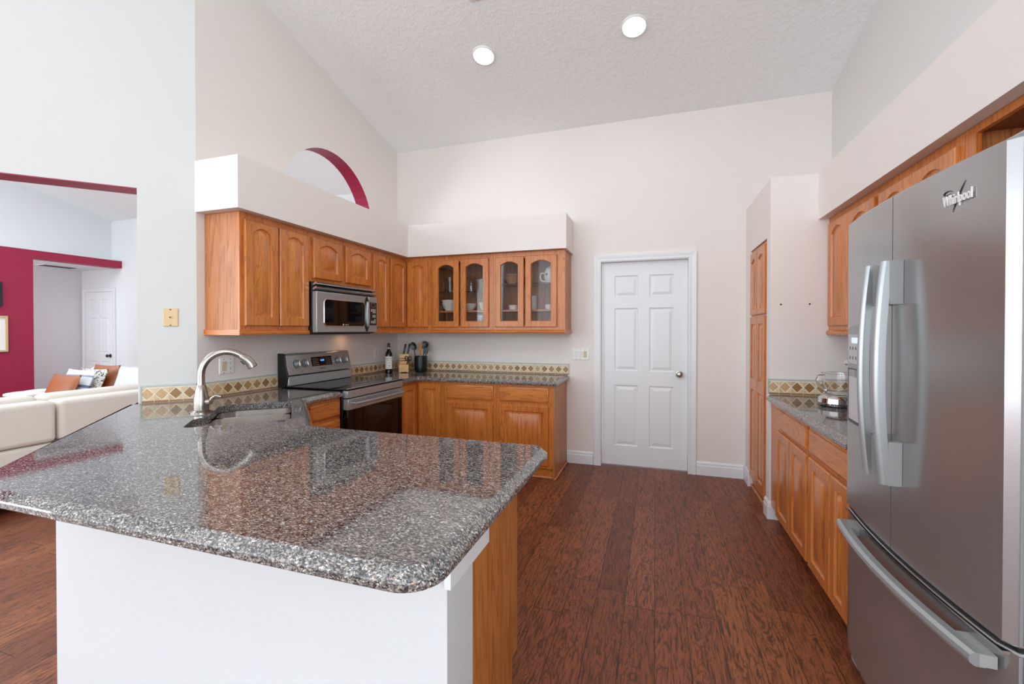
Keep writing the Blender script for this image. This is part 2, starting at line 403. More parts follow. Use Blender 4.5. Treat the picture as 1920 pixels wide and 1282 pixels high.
# diagonal wall with the wide opening onto the living room
JB = .306                           # distance from the corner to the jamb
TD = FL((LX, 2.11), (-R2, -R2), (R2, -R2))
def cz_at(p): return CZ(p.y)+.012
def dprism(poly, mi=0, m=None, d0=-.15):
    m = m or MB(); rs = []
    for d in (d0, 0):
        ring = []
        for u, z in poly:
            p = TD(u, z if z is not None else 0, d)
            if z is None: p.z = cz_at(p)
            ring.append(p)
        rs.append(ring)
    return m.rings(rs, mi=mi)
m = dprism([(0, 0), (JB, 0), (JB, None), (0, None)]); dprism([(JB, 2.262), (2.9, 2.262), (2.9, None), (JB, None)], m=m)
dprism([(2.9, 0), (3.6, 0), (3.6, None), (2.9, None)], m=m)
struct('wall_diagonal', m, M['diag_dimmed'], smooth=0)
m = dprism([(JB+.001, 2.256), (2.899, 2.256), (2.899, 2.2615), (JB+.001, 2.2615)], d0=-.152); struct('trim_1', m, M['red'], smooth=0, label='crimson painted underside of the wide opening in the diagonal wall', cat='trim')
# living room shell
m = MB().box((-12, 5.15, 0), (LX-.15, 5.3, CZ(5.15)+.01)); struct('wall_living_end', m, M['living'], smooth=0)
m = ywall(-9.09-.15, -9.09, RY, 5.15, 2.58); struct('wall_living_upper', m, M['living'], smooth=0)
m = MB().box((-9.0, RY, 0), (-8.82, 4.003, 2.56), mi=0).box((-9.0, 4.003, 2.44), (-8.82, 5.15, 2.56)); struct('wall_crimson', m, M['red'], smooth=0)
m = MB().box((-9.24, RY, 2.5605), (-8.82, 5.149, 2.58)); struct('trim_2', m, M['living'], smooth=0, label='pale ledge on top of the crimson wall', cat='ledge')
m = MB().box((-10.3, 3.7, 2.44), (-9.001, 5.149, 2.52)); struct('ceiling_alcove', m, M['living'], smooth=0)
m = MB().box((-10.05, 2.8, 0), (-9.9, 5.149, 2.439)); struct('wall_alcove', m, M['living'], smooth=0)
# rear wall with window openings (behind the viewer)
m = MB(); xs = [-12, -9.8, -5.4, -4.2, 1.3, 1.6]
for i in range(5):
    a, b = xs[i], xs[i+1]
    if i % 2 == 0: m.box((a, RY, 0), (b, RY+.15, CZ(RY)))
    else: m.box((a, RY, 0), (b, RY+.15, .25)).box((a, RY, 4.45), (b, RY+.15, CZ(RY)))
struct('wall_rear', m, M['wall_cool'], smooth=0)
for i, (a, b) in enumerate(((-9.8, -5.4), (-4.2, 1.3))):
    w = MB(); n = 4
    w.box((a, RY+.02, .25), (b, RY+.12, .31)).box((a, RY+.02, 4.39), (b, RY+.12, 4.45))
    for k in range(n+1):
        x = a+(b-a-.06)*k/n; w.box((x, RY+.02, .31), (x+.06, RY+.12, 4.39))
    struct('window_%d' % (i+1), w, M['trimw'], smooth=0)
w = MB()
for a, b, c, d in ((-3.51, -3.45, .44, 3.56), (-.25, -.19, .44, 3.56), (-1.88, -1.82, .5, 3.5)): w.box((1.400, a, c), (1.450, b, d))
w.box((1.400, -3.45, .44), (1.450, -.25, .5)).box((1.400, -3.45, 3.5), (1.450, -.25, 3.56)); struct('window_3', w, M['trimw'], smooth=0)  # added frame around the side fill light, set on solid wall
# soffits
m = MB().rings([[(x, y, z) for x, y in ((LX+.001, 2.10), (-2.508, 2.10), (-2.508, 4.105), (-.803, 4.105), (-.803, BY-.001), (LX+.001, BY-.001))] for z in (2.145, 2.48)])
struct('soffit_left', m, M['wall'], smooth=0, label='painted soffit over the upper cabinets by the range and the glass doors', cat='soffit')
m = MB().box((1.088, .2, 2.145), (RX-.001, 3.599, 2.477)); struct('soffit_right', m, M['wall'], smooth=0, label='painted soffit over the upper cabinets above the refrigerator', cat='soffit')
# pantry closet walls
m = MB().box((.79, 3.6, 0), (RX-.001, 3.705, 2.4695)).box((.79, 4.285, 0), (.92, BY-.001, 2.4695)).box((.79, 3.705, 2.052), (.92, 4.285, 2.4695)).box((.92, 3.705, 2.36), (RX-.001, BY-.001, 2.4695))
struct('wall_pantry', m, M['wall'], smooth=0)
# peninsula pony wall
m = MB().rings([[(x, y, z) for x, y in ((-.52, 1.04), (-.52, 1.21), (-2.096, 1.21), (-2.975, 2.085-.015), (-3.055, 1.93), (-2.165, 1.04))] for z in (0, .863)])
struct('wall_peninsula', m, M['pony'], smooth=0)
m = MB().box((-.519, 1.020, .697), (-.500, 1.297, .862)); struct('trim_3', m, M['trimw'], smooth=0, bevel=.001, label='white cleat board under the granite overhang at the peninsula end', cat='trim')
# baseboards
def baseboard(name, segs):
    m = MB()
    for p, q, nrm in segs:
        L = (Vector(q)-Vector(p)).length; ud = (Vector(q)-Vector(p))/L; T = FL(p, ud, nrm)
        m.prism([(0.0005, 0), (.016, 0), (.016, .088), (.012, .096), (.012, .112), (.007, .122), (.004, .128), (.0005, .128)], 0, L, lambda u, v, d, T=T: T(d, v, u))
    return struct(name, m, M['trimw'], smooth=0)
baseboard('baseboard_back', [((-.866, BY), (-.597, BY), (0, -1)), ((.372, BY), (.774, BY), (0, -1))])
baseboard('baseboard_pantry', [((.79, BY-.02), (.79, 4.286), (-1, 0)), ((.79, 3.704), (.79, 3.60), (-1, 0)), ((.775, 3.60), (.86, 3.60), (0, -1))])

# six panel doors
def panel_face(m, T, u0, u1, z0, z1, d, cells, prof, mi=0):
    us = sorted({u0, u1, *[c[0] for c in cells], *[c[1] for c in cells]}); zz = sorted({z0, z1, *[c[2] for c in cells], *[c[3] for c in cells]})
    for i in range(len(us)-1):
        for j in range(len(zz)-1):
            a, b, c, e = us[i], us[i+1], zz[j], zz[j+1]; cu, cz = (a+b)/2, (c+e)/2
            if any(q[0] < cu < q[1] and q[2] < cz < q[3] for q in cells): continue
            m.add([T(a, c, d), T(b, c, d), T(b, e, d), T(a, e, d)], [(0, 1, 2, 3)], mi)
    for (a, b, c, e) in cells:
        rs = [[T(a+s, c+s, d+h), T(b-s, c+s, d+h), T(b-s, e-s, d+h), T(a+s, e-s, d+h)] for s, h in prof]
        m.rings(rs, False, True, mi=mi)
def slab_sides(m, T, u0, u1, z0, z1, d0, d1, mi=0):
    m.rings([[T(u0, z0, d), T(u1, z0, d), T(u1, z1, d), T(u0, z1, d)] for d in (d0, d1)], True, False, mi=mi)
def six_panel(T, u0, u1, z0, z1, d0, d1, flip=False):
    w = u1-u0; h = z1-z0; m = MB(); slab_sides(m, T, u0, u1, z0, z1, d0, d1)
    st, mid = .15*w, .13*w; pw = (w-2*st-mid)/2
    rows = [(.085, .345), (.415, .745), (.835, .945)]
    rows = [(.095, .395), (.465, .775), (.83, .935)]
    cells = [(u0+st+k*(pw+mid), u0+st+k*(pw+mid)+pw, z0+a*h, z0+b*h) for k in (0, 1) for a, b in rows]
    panel_face(m, T, u0, u1, z0, z1, d1, cells, [(0, 0), (.008, -.008), (.016, -.009), (.045, -.002)])
    return m
def casing(T, u0, u1, z1, w=.07):
    m = MB(); pr = [(0, 0), (.0, .012), (.012, .018), (.03, .016), (.052, .020), (w, .022), (w, 0)]
    for s, u in ((-1, u0), (1, u1)):
        m.rings([[T(u+s*a, z, d+.0005) for a, d in pr] for z in (0, z1)] if False else [[T(u+s*a, 0, d+.0005) for a, d in pr], [T(u+s*a, z1+a, d+.0005) for a, d in pr]])
    m.rings([[T(u0-a, z1+a, d+.0005) for a, d in pr], [T(u1+a, z1+a, d+.0005) for a, d in pr]])
    return m
def knob_mb(T, u, z, d):
    m = MB(); f = lambda x, y, zz: T(u+x, z+y, d+zz)
    m.lathe([(.032, 0), (.032, .006), (.012, .010), (.011, .032), (.026, .040), (.029, .052), (.022, .062), (.006, .066)], (0, 0, 0), 24, 0, f); return m
T = FYN(BY+.045)
d1 = struct('door_1', six_panel(T, -.513, .294, .012, 2.046, -.035, 0), M['trimw'], smooth=0)
obj('door_knob', knob_mb(T, .222, .94, 0), M['nickel'], d1)
struct('trim_4', casing(FYN(BY), DX0, DX1, DZ-.004), M['trimw'], smooth=0, label='white moulded casing around the kitchen six panel door', cat='door casing')
T = FYN(5.149)
d2 = struct('door_2', six_panel(T, -9.79, -9.05, .012, 2.04, 0, .012), M['trimw'], smooth=0)
obj('door_knob', knob_mb(T, -9.115, .915, .012), M['darkgrey'], d2)
struct('trim_5', casing(FYN(5.149), -9.80, -9.04, 2.045, .06), M['trimw'], smooth=0, label='white casing around the far living room door', cat='door casing')

# ------------------------------------------------------------------ cabinets
NA = 14
def outline(u0, u1, z0, z1, rise):
    return [(u0, z0), (u1, z0)]+[(u1+(u0-u1)*k/NA, z1-rise*((2*k/NA-1)**2)) for k in range(NA+1)]
def door_mb(T, u0, u1, z0, z1, d0, t=.019, rise=.04, stile=.058, top=.041, glassy=False):
    m = MB(); d1 = d0+t
    rs = []
    def rg(o, d): return [T(u, z, d) for u, z in o]
    rs.append(rg(outline(u0, u1, z0, z1, 0), d0)); rs.append(rg(outline(u0, u1, z0, z1, 0), d1-.005))
    rs.append(rg(outline(u0+.005, u1-.005, z0+.005, z1-.005, 0), d1))
    i = lambda s: outline(u0+stile+s, u1-stile-s, z0+stile+s, z1-top-s, rise*max(.2, (u1-u0-2*stile-2*s)/(u1-u0-2*stile)))
    rs.append(rg(i(0), d1)); rs.append(rg(i(.005), d1-.010))
    if glassy:
        rs.append(rg(i(.006), d0)); m.rings(rs, False, False)
        n = len(rs[0]); m.rings([rs[-1], rs[0]], False, False)
    else:
        pw = min(.03, (u1-u0-2*stile)*.22)
        rs.append(rg(i(.010), d1-.012)); rs.append(rg(i(.012+pw), d1-.0015)); rs.append(rg(i(.014+pw), d1-.0005))
        m.rings(rs, True, True)
    return m
def pane_mb(T, u0, u1, z0, z1, d0, rise=.04, stile=.058, top=.041):
    o = outline(u0+stile+.002, u1-stile-.002, z0+stile+.002, z1-top-.002, rise)
    return MB().rings([[T(u, z, d0+.004) for u, z in o], [T(u, z, d0+.008) for u, z in o]])
def drawer_mb(T, u0, u1, z0, z1, d0, t=.019):
    m = MB()
    def r(s, d): return [T(u0+s, z0+s, d), T(u1-s, z0+s, d), T(u1-s, z1-s, d), T(u0+s, z1-s, d)]
    return m.rings([r(0, d0), r(0, d0+t-.009), r(.004, d0+t-.006), r(.012, d0+t-.004), r(.014, d0+t), r(.02, d0+t)])
def body(T, u0, u1, z0, z1, depth, th=.018, name='carcass', mat=None, parent=None, openfront=False, shelf=()):
    m = MB()
    if openfront:
        m.box((u0, z0, -depth), (u0+th, z1, -.019), T).box((u1-th, z0, -depth), (u1, z1, -.019), T).box((u0+th, z0, -depth), (u1-th, z0+th, -.019), T)
        m.box((u0+th, z1-th, -depth), (u1-th, z1, -.019), T).box((u0+th, z0+th, -depth), (u1-th, z1-th, -depth+.008), T)
    else:
        m.box((u0, z0, -depth), (u1, z1, -.0195), T)
    return obj(name, m, mat or M['oakend'], parent, smooth=0)
def face_frame(T, u0, u1, z0, z1, holes, parent, mat=None, d0=-.019, d1=0):
    m = MB(); panel_face(m, T, u0, u1, z0, z1, d1, holes, [(0, 0), (0, d0-d1)]) if False else None
    us = sorted({u0, u1, *[c[0] for c in holes], *[c[1] for c in holes]}); zz = sorted({z0, z1, *[c[2] for c in holes], *[c[3] for c in holes]})
    def solid(a, b, c, e): return not any(q[0]-1e-6 <= a and b <= q[1]+1e-6 and q[2]-1e-6 <= c and e <= q[3]+1e-6 for q in holes)
    # full height stiles first, then rails
    for i in range(len(us)-1):
        j = 0
        while j < len(zz)-1:
            if not solid(us[i], us[i+1], zz[j], zz[j+1]): j += 1; continue
            k = j
            while k < len(zz)-1 and solid(us[i], us[i+1], zz[k], zz[k+1]): k += 1
            m.box((us[i], zz[j], d0), (us[i+1], zz[k], d1), T); j = k
    return obj('face_frame', m, mat or M['oak'], parent, smooth=0)
def ctr(T, u0, u1, z0): return T((u0+u1)/2, z0, 0)

UZ0, UZ1, DZ0, DZ1 = 1.372, 2.143, 1.398, 2.100
def upper(T, u0, u1, label, doors, depth, z0=UZ0, dz0=DZ0, rail=True, group=None, glassy=False, rise=.042, endrail=()):
    t = thing('upper_cabinet', label, 'cabinet', ctr(T, u0, u1, z0), group)
    body(T, u0, u1, z0, UZ1, depth, parent=t, openfront=glassy, mat=M['oakend'])
    holes = [(a+.02, b-.02, dz0+.02, DZ1-.02) for a, b in doors] if not glassy else [(doors[0][0]+.02, doors[-1][1]-.02, dz0+.02, DZ1-.02)]
    face_frame(T, u0, u1, z0, UZ1, holes, t)
    for a, b in doors:
        d = obj('door', door_mb(T, a, b, dz0, DZ1, .001, rise=rise, glassy=glassy, top=.048 if glassy else .041, stile=.058 if b-a > .25 else .048), M['oak'], t)
        if glassy: obj('glass_pane', pane_mb(T, a, b, dz0, DZ1, .001, rise, .058, .048), M['seeded'], d, smooth=0)
    if rail:
        m = MB(); pr = [(0, 0), (.012, 0), (.016, .006), (.016, .022), (.008, .030), (0, .034)]
        m.rings([[T(u, z0-.036+z, d) for d, z in pr] for u in (u0, u1)])
        m.box((u0, z0-.036, -.03), (u1, z0-.0005, 0), T)
        for (ua, ub) in endrail:
            m.box((ua, z0-.036, -depth), (ub, z0-.0005, .012), T)
        obj('light_rail', m, M['oakh'], t)
    return t
TL = FX(-2.575)
upper(TL, 2.165, 2.760, 'oak wall cabinet with two tall arched doors, left of the microwave', [(2.193, 2.463), (2.475, 2.752)], .306, endrail=[(2.153, 2.165)])
upper(TL, 2.762, 3.546, 'short oak wall cabinet with two low arched doors, directly above the microwave', [(2.802, 3.132), (3.182, 3.530)], .306, z0=1.752, dz0=1.78, rail=False, rise=.04)
upper(TL, 3.548, 3.846, 'narrow oak wall cabinet with one arched door, right of the microwave', [(3.578, 3.832)], .306, rise=.025)
# corner cabinet, doors on both wings
t = thing('upper_cabinet', 'oak corner wall cabinet with hinged arched doors meeting in the room corner', 'cabinet', (-2.6, 4.2, UZ0))
TB = FYN(4.170)
m = MB().rings([[(x, y, z) for x, y in ((LX+.002, 3.848), (-2.5945, 3.848), (-2.5945, 4.1895), (-2.2665, 4.1895), (-2.2665, BY-.002), (LX+.002, BY-.002))] for z in (UZ0, UZ1)]); obj('carcass', m, M['oakend'], t, smooth=0)
face_frame(TL, 3.848, 4.170, UZ0, UZ1, [(3.88, 4.09, DZ0+.02, DZ1-.02)], t)
face_frame(TB, -2.575, -2.2665, UZ0, UZ1, [(-2.49, -2.31, DZ0+.02, DZ1-.02)], t)
obj('door', door_mb(TL, 3.862, 4.142, DZ0, DZ1, .001, rise=.028, top=.041, stile=.05), M['oak'], t)
obj('door', door_mb(TB, -2.548, -2.300, DZ0, DZ1, .001, rise=.028, top=.041, stile=.05), M['oak'], t)
m = MB().box((3.848, UZ0-.036, -.03), (4.170, UZ0-.0005, .014), TL).box((-2.561, UZ0-.036, -.03), (-2.2665, UZ0-.0005, .014), TB); obj('light_rail', m, M['oakh'], t)
cabL = upper(TB, -2.264, -1.563, 'oak wall cabinet with two glass doors, bowls stacked inside, nearer the room corner', [(-2.238, -1.940), (-1.922, -1.608)], .318, glassy=True, rise=.035)
cabR = upper(TB, -1.561, -.826, 'oak wall cabinet with two glass doors beside the white door, white mug inside', [(-1.540, -1.237), (-1.222, -.903)], .318, glassy=True, rise=.035, endrail=[(-.826, -.818)])
for cab, a, b in ((cabL, -2.264, -1.563), (cabR, -1.561, -.826)):
    obj('wood_shelf', MB().box((a+.019, 1.555, -.308), (b-.019, 1.573, -.03), TB), M['oakh'], cab, smooth=0)
    obj('glass_shelf', MB().box((a+.019, 1.830 if cab is cabR else 1.762, -.308), (b-.019, 1.836 if cab is cabR else 1.768, -.04), TB), M['glass'], cab, smooth=0, label='clear glass shelf')
# right hand upper run
TR = FXN(1.150)
def R_up(u0, u1, doors, label, endr=()):
    return upper(TR, u0, u1, label, doors, .298, rise=.042)
R_up(2.872, 3.596, [(3.243, 3.560), (2.902, 3.235)], 'oak wall cabinet with arched doors against the pantry wall, partly behind the refrigerator')
upper(TR, 2.168, 2.870, 'oak wall cabinet with arched doors above the far side of the refrigerator', [(2.535, 2.842), (2.214, 2.527)], .298, rise=.042)
t = thing('upper_cabinet', 'open oak cubby above the near side of the refrigerator', 'cabinet', (1.3, 1.7, 1.82))
obj('side_panel', MB().box((1.17, 2.148, 1.86), (RX-.002, 2.166, UZ1)), M['oakend'], t, smooth=0)
obj('side_panel', MB().box((1.17, 1.19, 1.86), (RX-.002, 1.208, UZ1)), M['oakend'], t, smooth=0)
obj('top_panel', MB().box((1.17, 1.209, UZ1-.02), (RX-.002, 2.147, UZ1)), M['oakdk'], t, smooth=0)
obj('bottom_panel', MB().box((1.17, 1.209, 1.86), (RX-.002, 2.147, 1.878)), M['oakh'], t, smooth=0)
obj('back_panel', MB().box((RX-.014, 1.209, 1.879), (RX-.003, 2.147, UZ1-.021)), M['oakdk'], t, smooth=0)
obj('face_frame', MB().box((1.150, 1.19, UZ1-.03), (1.169, 2.166, UZ1)).box((1.150, 2.126, 1.86), (1.169, 2.166, UZ1-.03)).box((1.150, 1.19, 1.86), (1.169, 1.23, UZ1-.03)), M['oak'], t, smooth=0)

# base cabinets
CT, CB = .905, .866
BZ1 = .8645
def base_cab(T, u0, u1, label, drawers, doors, depth, toe=.04, frame_u=None, group=None, panel=()):
    t = thing('base_cabinet', label, 'cabinet', ctr(T, u0, u1, 0), group)
    m = MB().box((u0, .10, -depth), (u1, BZ1, -.0195), T); obj('carcass', m, M['oakend'], t, smooth=0)
    holes = [(a+.015, b-.015, c+.015, e-.015) for a, b, c, e in drawers+doors]
    holes = []
    m = MB().box((u0, .10, -.019), (u1, BZ1, 0), T); obj('face_frame', m, M['oak'], t, smooth=0)
    m = MB().box((u0, 0, -depth), (u1, .0995, -toe), T); obj('toe_kick', m, M['oakh'], t, smooth=0)
    m = MB().box((u0, 0, -toe+.0005), (u1, .018, -toe+.014), T); obj('shoe_moulding', m, M['shoe'], t, bevel=.005)
    for a, b, c, e in drawers: obj('drawer', drawer_mb(T, a, b, c, e, .001), M['oakh'], t)
    for a, b, c, e in doors: obj('door', door_mb(T, a, b, c, e, .001, rise=0, stile=.052, top=.052), M['oak'], t)
    return t
TLB = FX(-2.284); TBB = FYN(3.900); TRB = FXN(.800)
t = base_cab(TLB, 2.425, 2.762, 'oak base cabinet with drawer fronts just left of the range', [(2.452, 2.752, .722, .838), (2.452, 2.752, .535, .692), (2.452, 2.752, .335, .515), (2.452, 2.752, .125, .315)], [], .58)
base_cab(TBB, -1.975, -1.432, 'oak base cabinet with drawer over raised panel door, nearer the range', [(-1.946, -1.462, .700, .838)], [(-1.946, -1.462, .125, .668)], .585)
tb = base_cab(TBB, -1.430, -.885, 'oak base cabinet with drawer over raised panel door, at the run end beside white door', [(-1.398, -.924, .700, .838)], [(-1.398, -.924, .125, .668)], .585)
obj('end_panel', MB().box((-.8845, 3.901, 0), (-.870, BY-.002, BZ1)), M['oakend'], tb, smooth=0)
obj('shoe_moulding', MB().box((-.8695, 3.895, 0), (-.855, BY-.018, .018)), M['shoe'], tb, bevel=.005)
# blind corner cabinet
t = thing('base_cabinet', 'oak corner base cabinet with two hinged doors right of the range', 'cabinet', (-2.4, 4.1, 0))
m = MB().rings([[(x, y, z) for x, y in ((LX+.002, 3.534), (-2.3035, 3.534), (-2.3035, 3.9195), (-1.977, 3.9195), (-1.977, BY-.002), (LX+.002, BY-.002))] for z in (.1, BZ1)]); obj('carcass', m, M['oakend'], t, smooth=0)
obj('face_frame', MB().box((-2.303, 3.534, .1), (-2.284, 3.919, BZ1)).box((-2.2835, 3.900, .1), (-1.977, 3.919, BZ1)), M['oak'], t, smooth=0)
obj('toe_kick', MB().box((LX+.002, 3.534, 0), (-2.324, 3.94, .0995)).box((-2.3235, 3.94, 0), (-1.977, BY-.002, .0995)), M['oakh'], t, smooth=0)
obj('door', door_mb(TLB, 3.555, 3.872, .125, .838, .001, rise=0, stile=.052, top=.052), M['oak'], t)
obj('door', door_mb(TBB, -2.262, -2.012, .125, .838, .001, rise=0, stile=.052, top=.052), M['oak'], t)
# right run
base_cab(TRB, 2.738, 3.594, 'oak base cabinet against the pantry wall with drawer over two doors', [(2.760, 3.384, .712, .852)], [(3.078, 3.384, .105, .690), (2.760, 3.070, .105, .690)], .645, toe=.09)
base_cab(TRB, 2.19, 2.736, 'oak base cabinet partly hidden behind the refrigerator, drawer over two doors', [(2.215, 2.722, .712, .852)], [(2.420, 2.722, .105, .690), (2.215, 2.412, .105, .690)], .645, toe=.09)
# sink base under the diagonal
t = thing('base_cabinet', 'oak sink base set on the diagonal under the sink', 'cabinet', (-2.3, 2.1, 0))
m = MB().rings([[(x, y, z) for x, y in ((-2.284, 2.423), (-1.64, 1.775), (-1.64, 1.66), (-1.80, 1.66), (-2.55, 2.41))] for z in (.1, .60)]); obj('carcass', m, M['oakend'], t, smooth=0)
TS = FL((-1.64, 1.775), (-R2, R2), (R2, R2))
obj('door', door_mb(TS, .05, .44, .125, .668, .001, rise=0), M['oak'], t); obj('door', door_mb(TS, .46, .85, .125, .668, .001, rise=0), M['oak'], t)
obj('drawer', drawer_mb(TS, .05, .85, .70, .838, .001), M['oakh'], t)
obj('face_frame', MB().box((.0, .605, -.019), (.90, BZ1, 0), TS), M['oak'], t, smooth=0)
# peninsula base cabinet facing the kitchen
t = thing('base_cabinet', 'oak peninsula base cabinet with plain end panel beside the white pony wall', 'cabinet', (-1.0, 1.45, 0))
obj('carcass', MB().box((-1.63, 1.212, .1), (-.541, 1.645, BZ1)), M['oakend'], t, smooth=0)
m = MB().rings([[(x, y, z) for y, z in ((1.212, 0), (1.60, 0), (1.60, .10), (1.664, .10), (1.664, BZ1), (1.212, BZ1))] for x in (-.540, -.522)]); obj('end_panel', m, M['penpanel'], t, smooth=0, label='plain maple coloured end panel')
TP = FY(1.664)
obj('face_frame', MB().box((-1.63, .1, -.0185), (-.541, BZ1, 0), TP), M['oak'], t, smooth=0)
obj('toe_kick', MB().box((-1.63, 1.3, 0), (-.541, 1.60, .0995)), M['oakh'], t, smooth=0)
for a, b in ((-.93, -.535), (-1.33, -.94)):
    obj('drawer', drawer_mb(TP, a, b, .70, .838, .001), M['oakh'], t); obj('door', door_mb(TP, a, b, .105, .68, .001, rise=0), M['oak'], t)
# pantry cabinet built into the wall
TPn = FXN(.800)
t = thing('pantry_cabinet', 'tall narrow oak pantry cabinet set into the wall right of the white door', 'cabinet', (1.1, 4.0, 0))
obj('carcass', MB().box((.821, 3.708, .1), (1.40, 4.282, 2.048)), M['oakend'], t, smooth=0)
obj('face_frame', MB().box((.8015, 3.708, .09), (.8205, 4.282, 2.048)), M['oak'], t, smooth=0)
obj('toe_kick', MB().box((.812, 3.708, 0), (1.40, 4.282, .0895)), M['oakh'], t, smooth=0)
obj('shoe_moulding', MB().box((.794, 3.708, 0), (.811, 4.282, .03)), M['shoe'], t, bevel=.005)
for a, b in ((3.735, 3.99), (4.0, 4.255)):
    obj('door', door_mb(TPn, a, b, 1.495, 2.020, .001, rise=.03, stile=.045, top=.055), M['oak'], t)
    m = MB(); slab_sides(m, TPn, a, b, .115, 1.475, .001, .020)
    panel_face(m, TPn, a, b, .115, 1.475, .020, [(a+.048, b-.048, .17, .87), (a+.048, b-.048, .955, 1.42)], [(0, 0), (.006, -.006), (.01, -.009), (.04, -.001)])
    obj('door', m, M['oak'], t, smooth=0)

# ------------------------------------------------------------------ countertops
def rounded(poly, rad, n=8):
    out = []; N = len(poly)
    for i, p in enumerate(poly):
        r = rad[i] if isinstance(rad, (list, tuple)) else rad
        p = Vector(p).to_2d() if len(p) > 2 else Vector(p); a = Vector(poly[i-1]); b = Vector(poly[(i+1) % N])
        if not r: out.append(p); continue
        da = (a-p).normalized(); db = (b-p).normalized(); ang = da.angle(db); L = r/math.tan(ang/2)
        c = p+(da+db).normalized()*r/math.sin(ang/2); s = p+da*L; e = p+db*L
        a0 = math.atan2(s.y-c.y, s.x-c.x); a1 = math.atan2(e.y-c.y, e.x-c.x); dlt = (a1-a0+math.pi) % (2*math.pi)-math.pi
        for k in range(n+1): out.append(c+Vector((math.cos(a0+dlt*k/n), math.sin(a0+dlt*k/n)))*r)
    return out
def inset(poly, s):
    out = []; N = len(poly)
    area = sum(poly[i].x*poly[(i+1) % N].y-poly[(i+1) % N].x*poly[i].y for i in range(N)); sg = 1 if area > 0 else -1
    for i in range(N):
        p, a, b = poly[i], poly[i-1], poly[(i+1) % N]
        n1 = (p-a).normalized(); n2 = (b-p).normalized(); n1 = Vector((-n1.y, n1.x))*sg; n2 = Vector((-n2.y, n2.x))*sg
        k = n1+n2; k = k/max(.3, k.dot(n1)) if k.length > 1e-6 else n1
        out.append(p+k*s)
    return out
def counter(name, poly, rad, label, hole=None):
    pl = rounded(poly, rad)
    bm = bmesh.new()
    prof = [(.027, CT), (.0025, CT-.0185), (0, CT-.022), (0, CB+.003), (.002, CB)]
    rings = [[bm.verts.new((p.x, p.y, z)) for p in inset(pl, s)] for s, z in prof]; n = len(pl)
    for i in range(len(rings)-1):
        for j in range(n): bm.faces.new((rings[i][j], rings[i][(j+1) % n], rings[i+1][(j+1) % n], rings[i+1][j]))
    hr = []
    if hole:
        hp = rounded(hole, .035, 5); hr = [[bm.verts.new((p.x, p.y, z)) for p in hp] for z in (CT, CB)]
        for j in range(len(hp)): k = (j+1) % len(hp); bm.faces.new((hr[0][j], hr[0][k], hr[1][k], hr[1][j]))
    bm.edges.ensure_lookup_table()
    for idx, hi in ((0, 0), (-1, 1)):
        es = []
        for R in [rings[idx]]+([hr[hi]] if hole else []):
            es += [bm.edges.get((R[j], R[(j+1) % len(R)])) for j in range(len(R))]
        bmesh.ops.triangle_fill(bm, edges=es, use_beauty=True, use_dissolve=False)
    bmesh.ops.recalc_face_normals(bm, faces=bm.faces)
    me = bpy.data.meshes.new(name); bm.to_mesh(me); bm.free(); me.materials.append(M['granite'])
    for p in me.polygons: p.use_smooth = True
    me.set_sharp_from_angle(angle=math.radians(9))
    o = bpy.data.objects.new(name, me); C.objects.link(o); return tag(o, label, 'countertop')
UV = lambda u, v: (R2*(u-v), R2*(u+v))      # u along the diagonal wall, v across it
sink_hole = [UV(-.4575, 2.552), UV(.006, 2.552), UV(.012, 3.20), UV(-.30, 3.22), UV(-.385, 3.175), UV(-.392, 2.845), UV(-.450, 2.765)]
JX, JY = LX-R2*JB, 2.11-R2*JB
pen = [(-.400, .722), (-.400, 1.735), (-1.600, 1.735), (-2.245, 2.385), (-2.245, 2.759), (LX+.003, 2.759), (LX+.003, 2.112), (JX-.002, JY-.006), (JX-.080, JY+.072), (-3.215, 1.945), (-1.992, .722)]
counter('granite_countertop', pen, [.085, .075, .0, .0, .0, 0, 0, 0, 0, 0, .05], 'large speckled granite peninsula top in the foreground holding the sink', sink_hole)
counter('granite_countertop', [(LX+.003, 3.533), (-2.245, 3.533), (-2.245, 3.855), (-.840, 3.855), (-.840, BY-.003), (LX+.003, BY-.003)], [0, 0, .02, 0, 0, 0], 'L-shaped granite countertop right of the range holding wine bottle and knives')
counter('granite_countertop', [(.762, 2.185), (RX-.003, 2.185), (RX-.003, 3.597), (.762, 3.597)], [.0, 0, 0, 0.03], 'short granite countertop beside the refrigerator under the right wall cabinets')

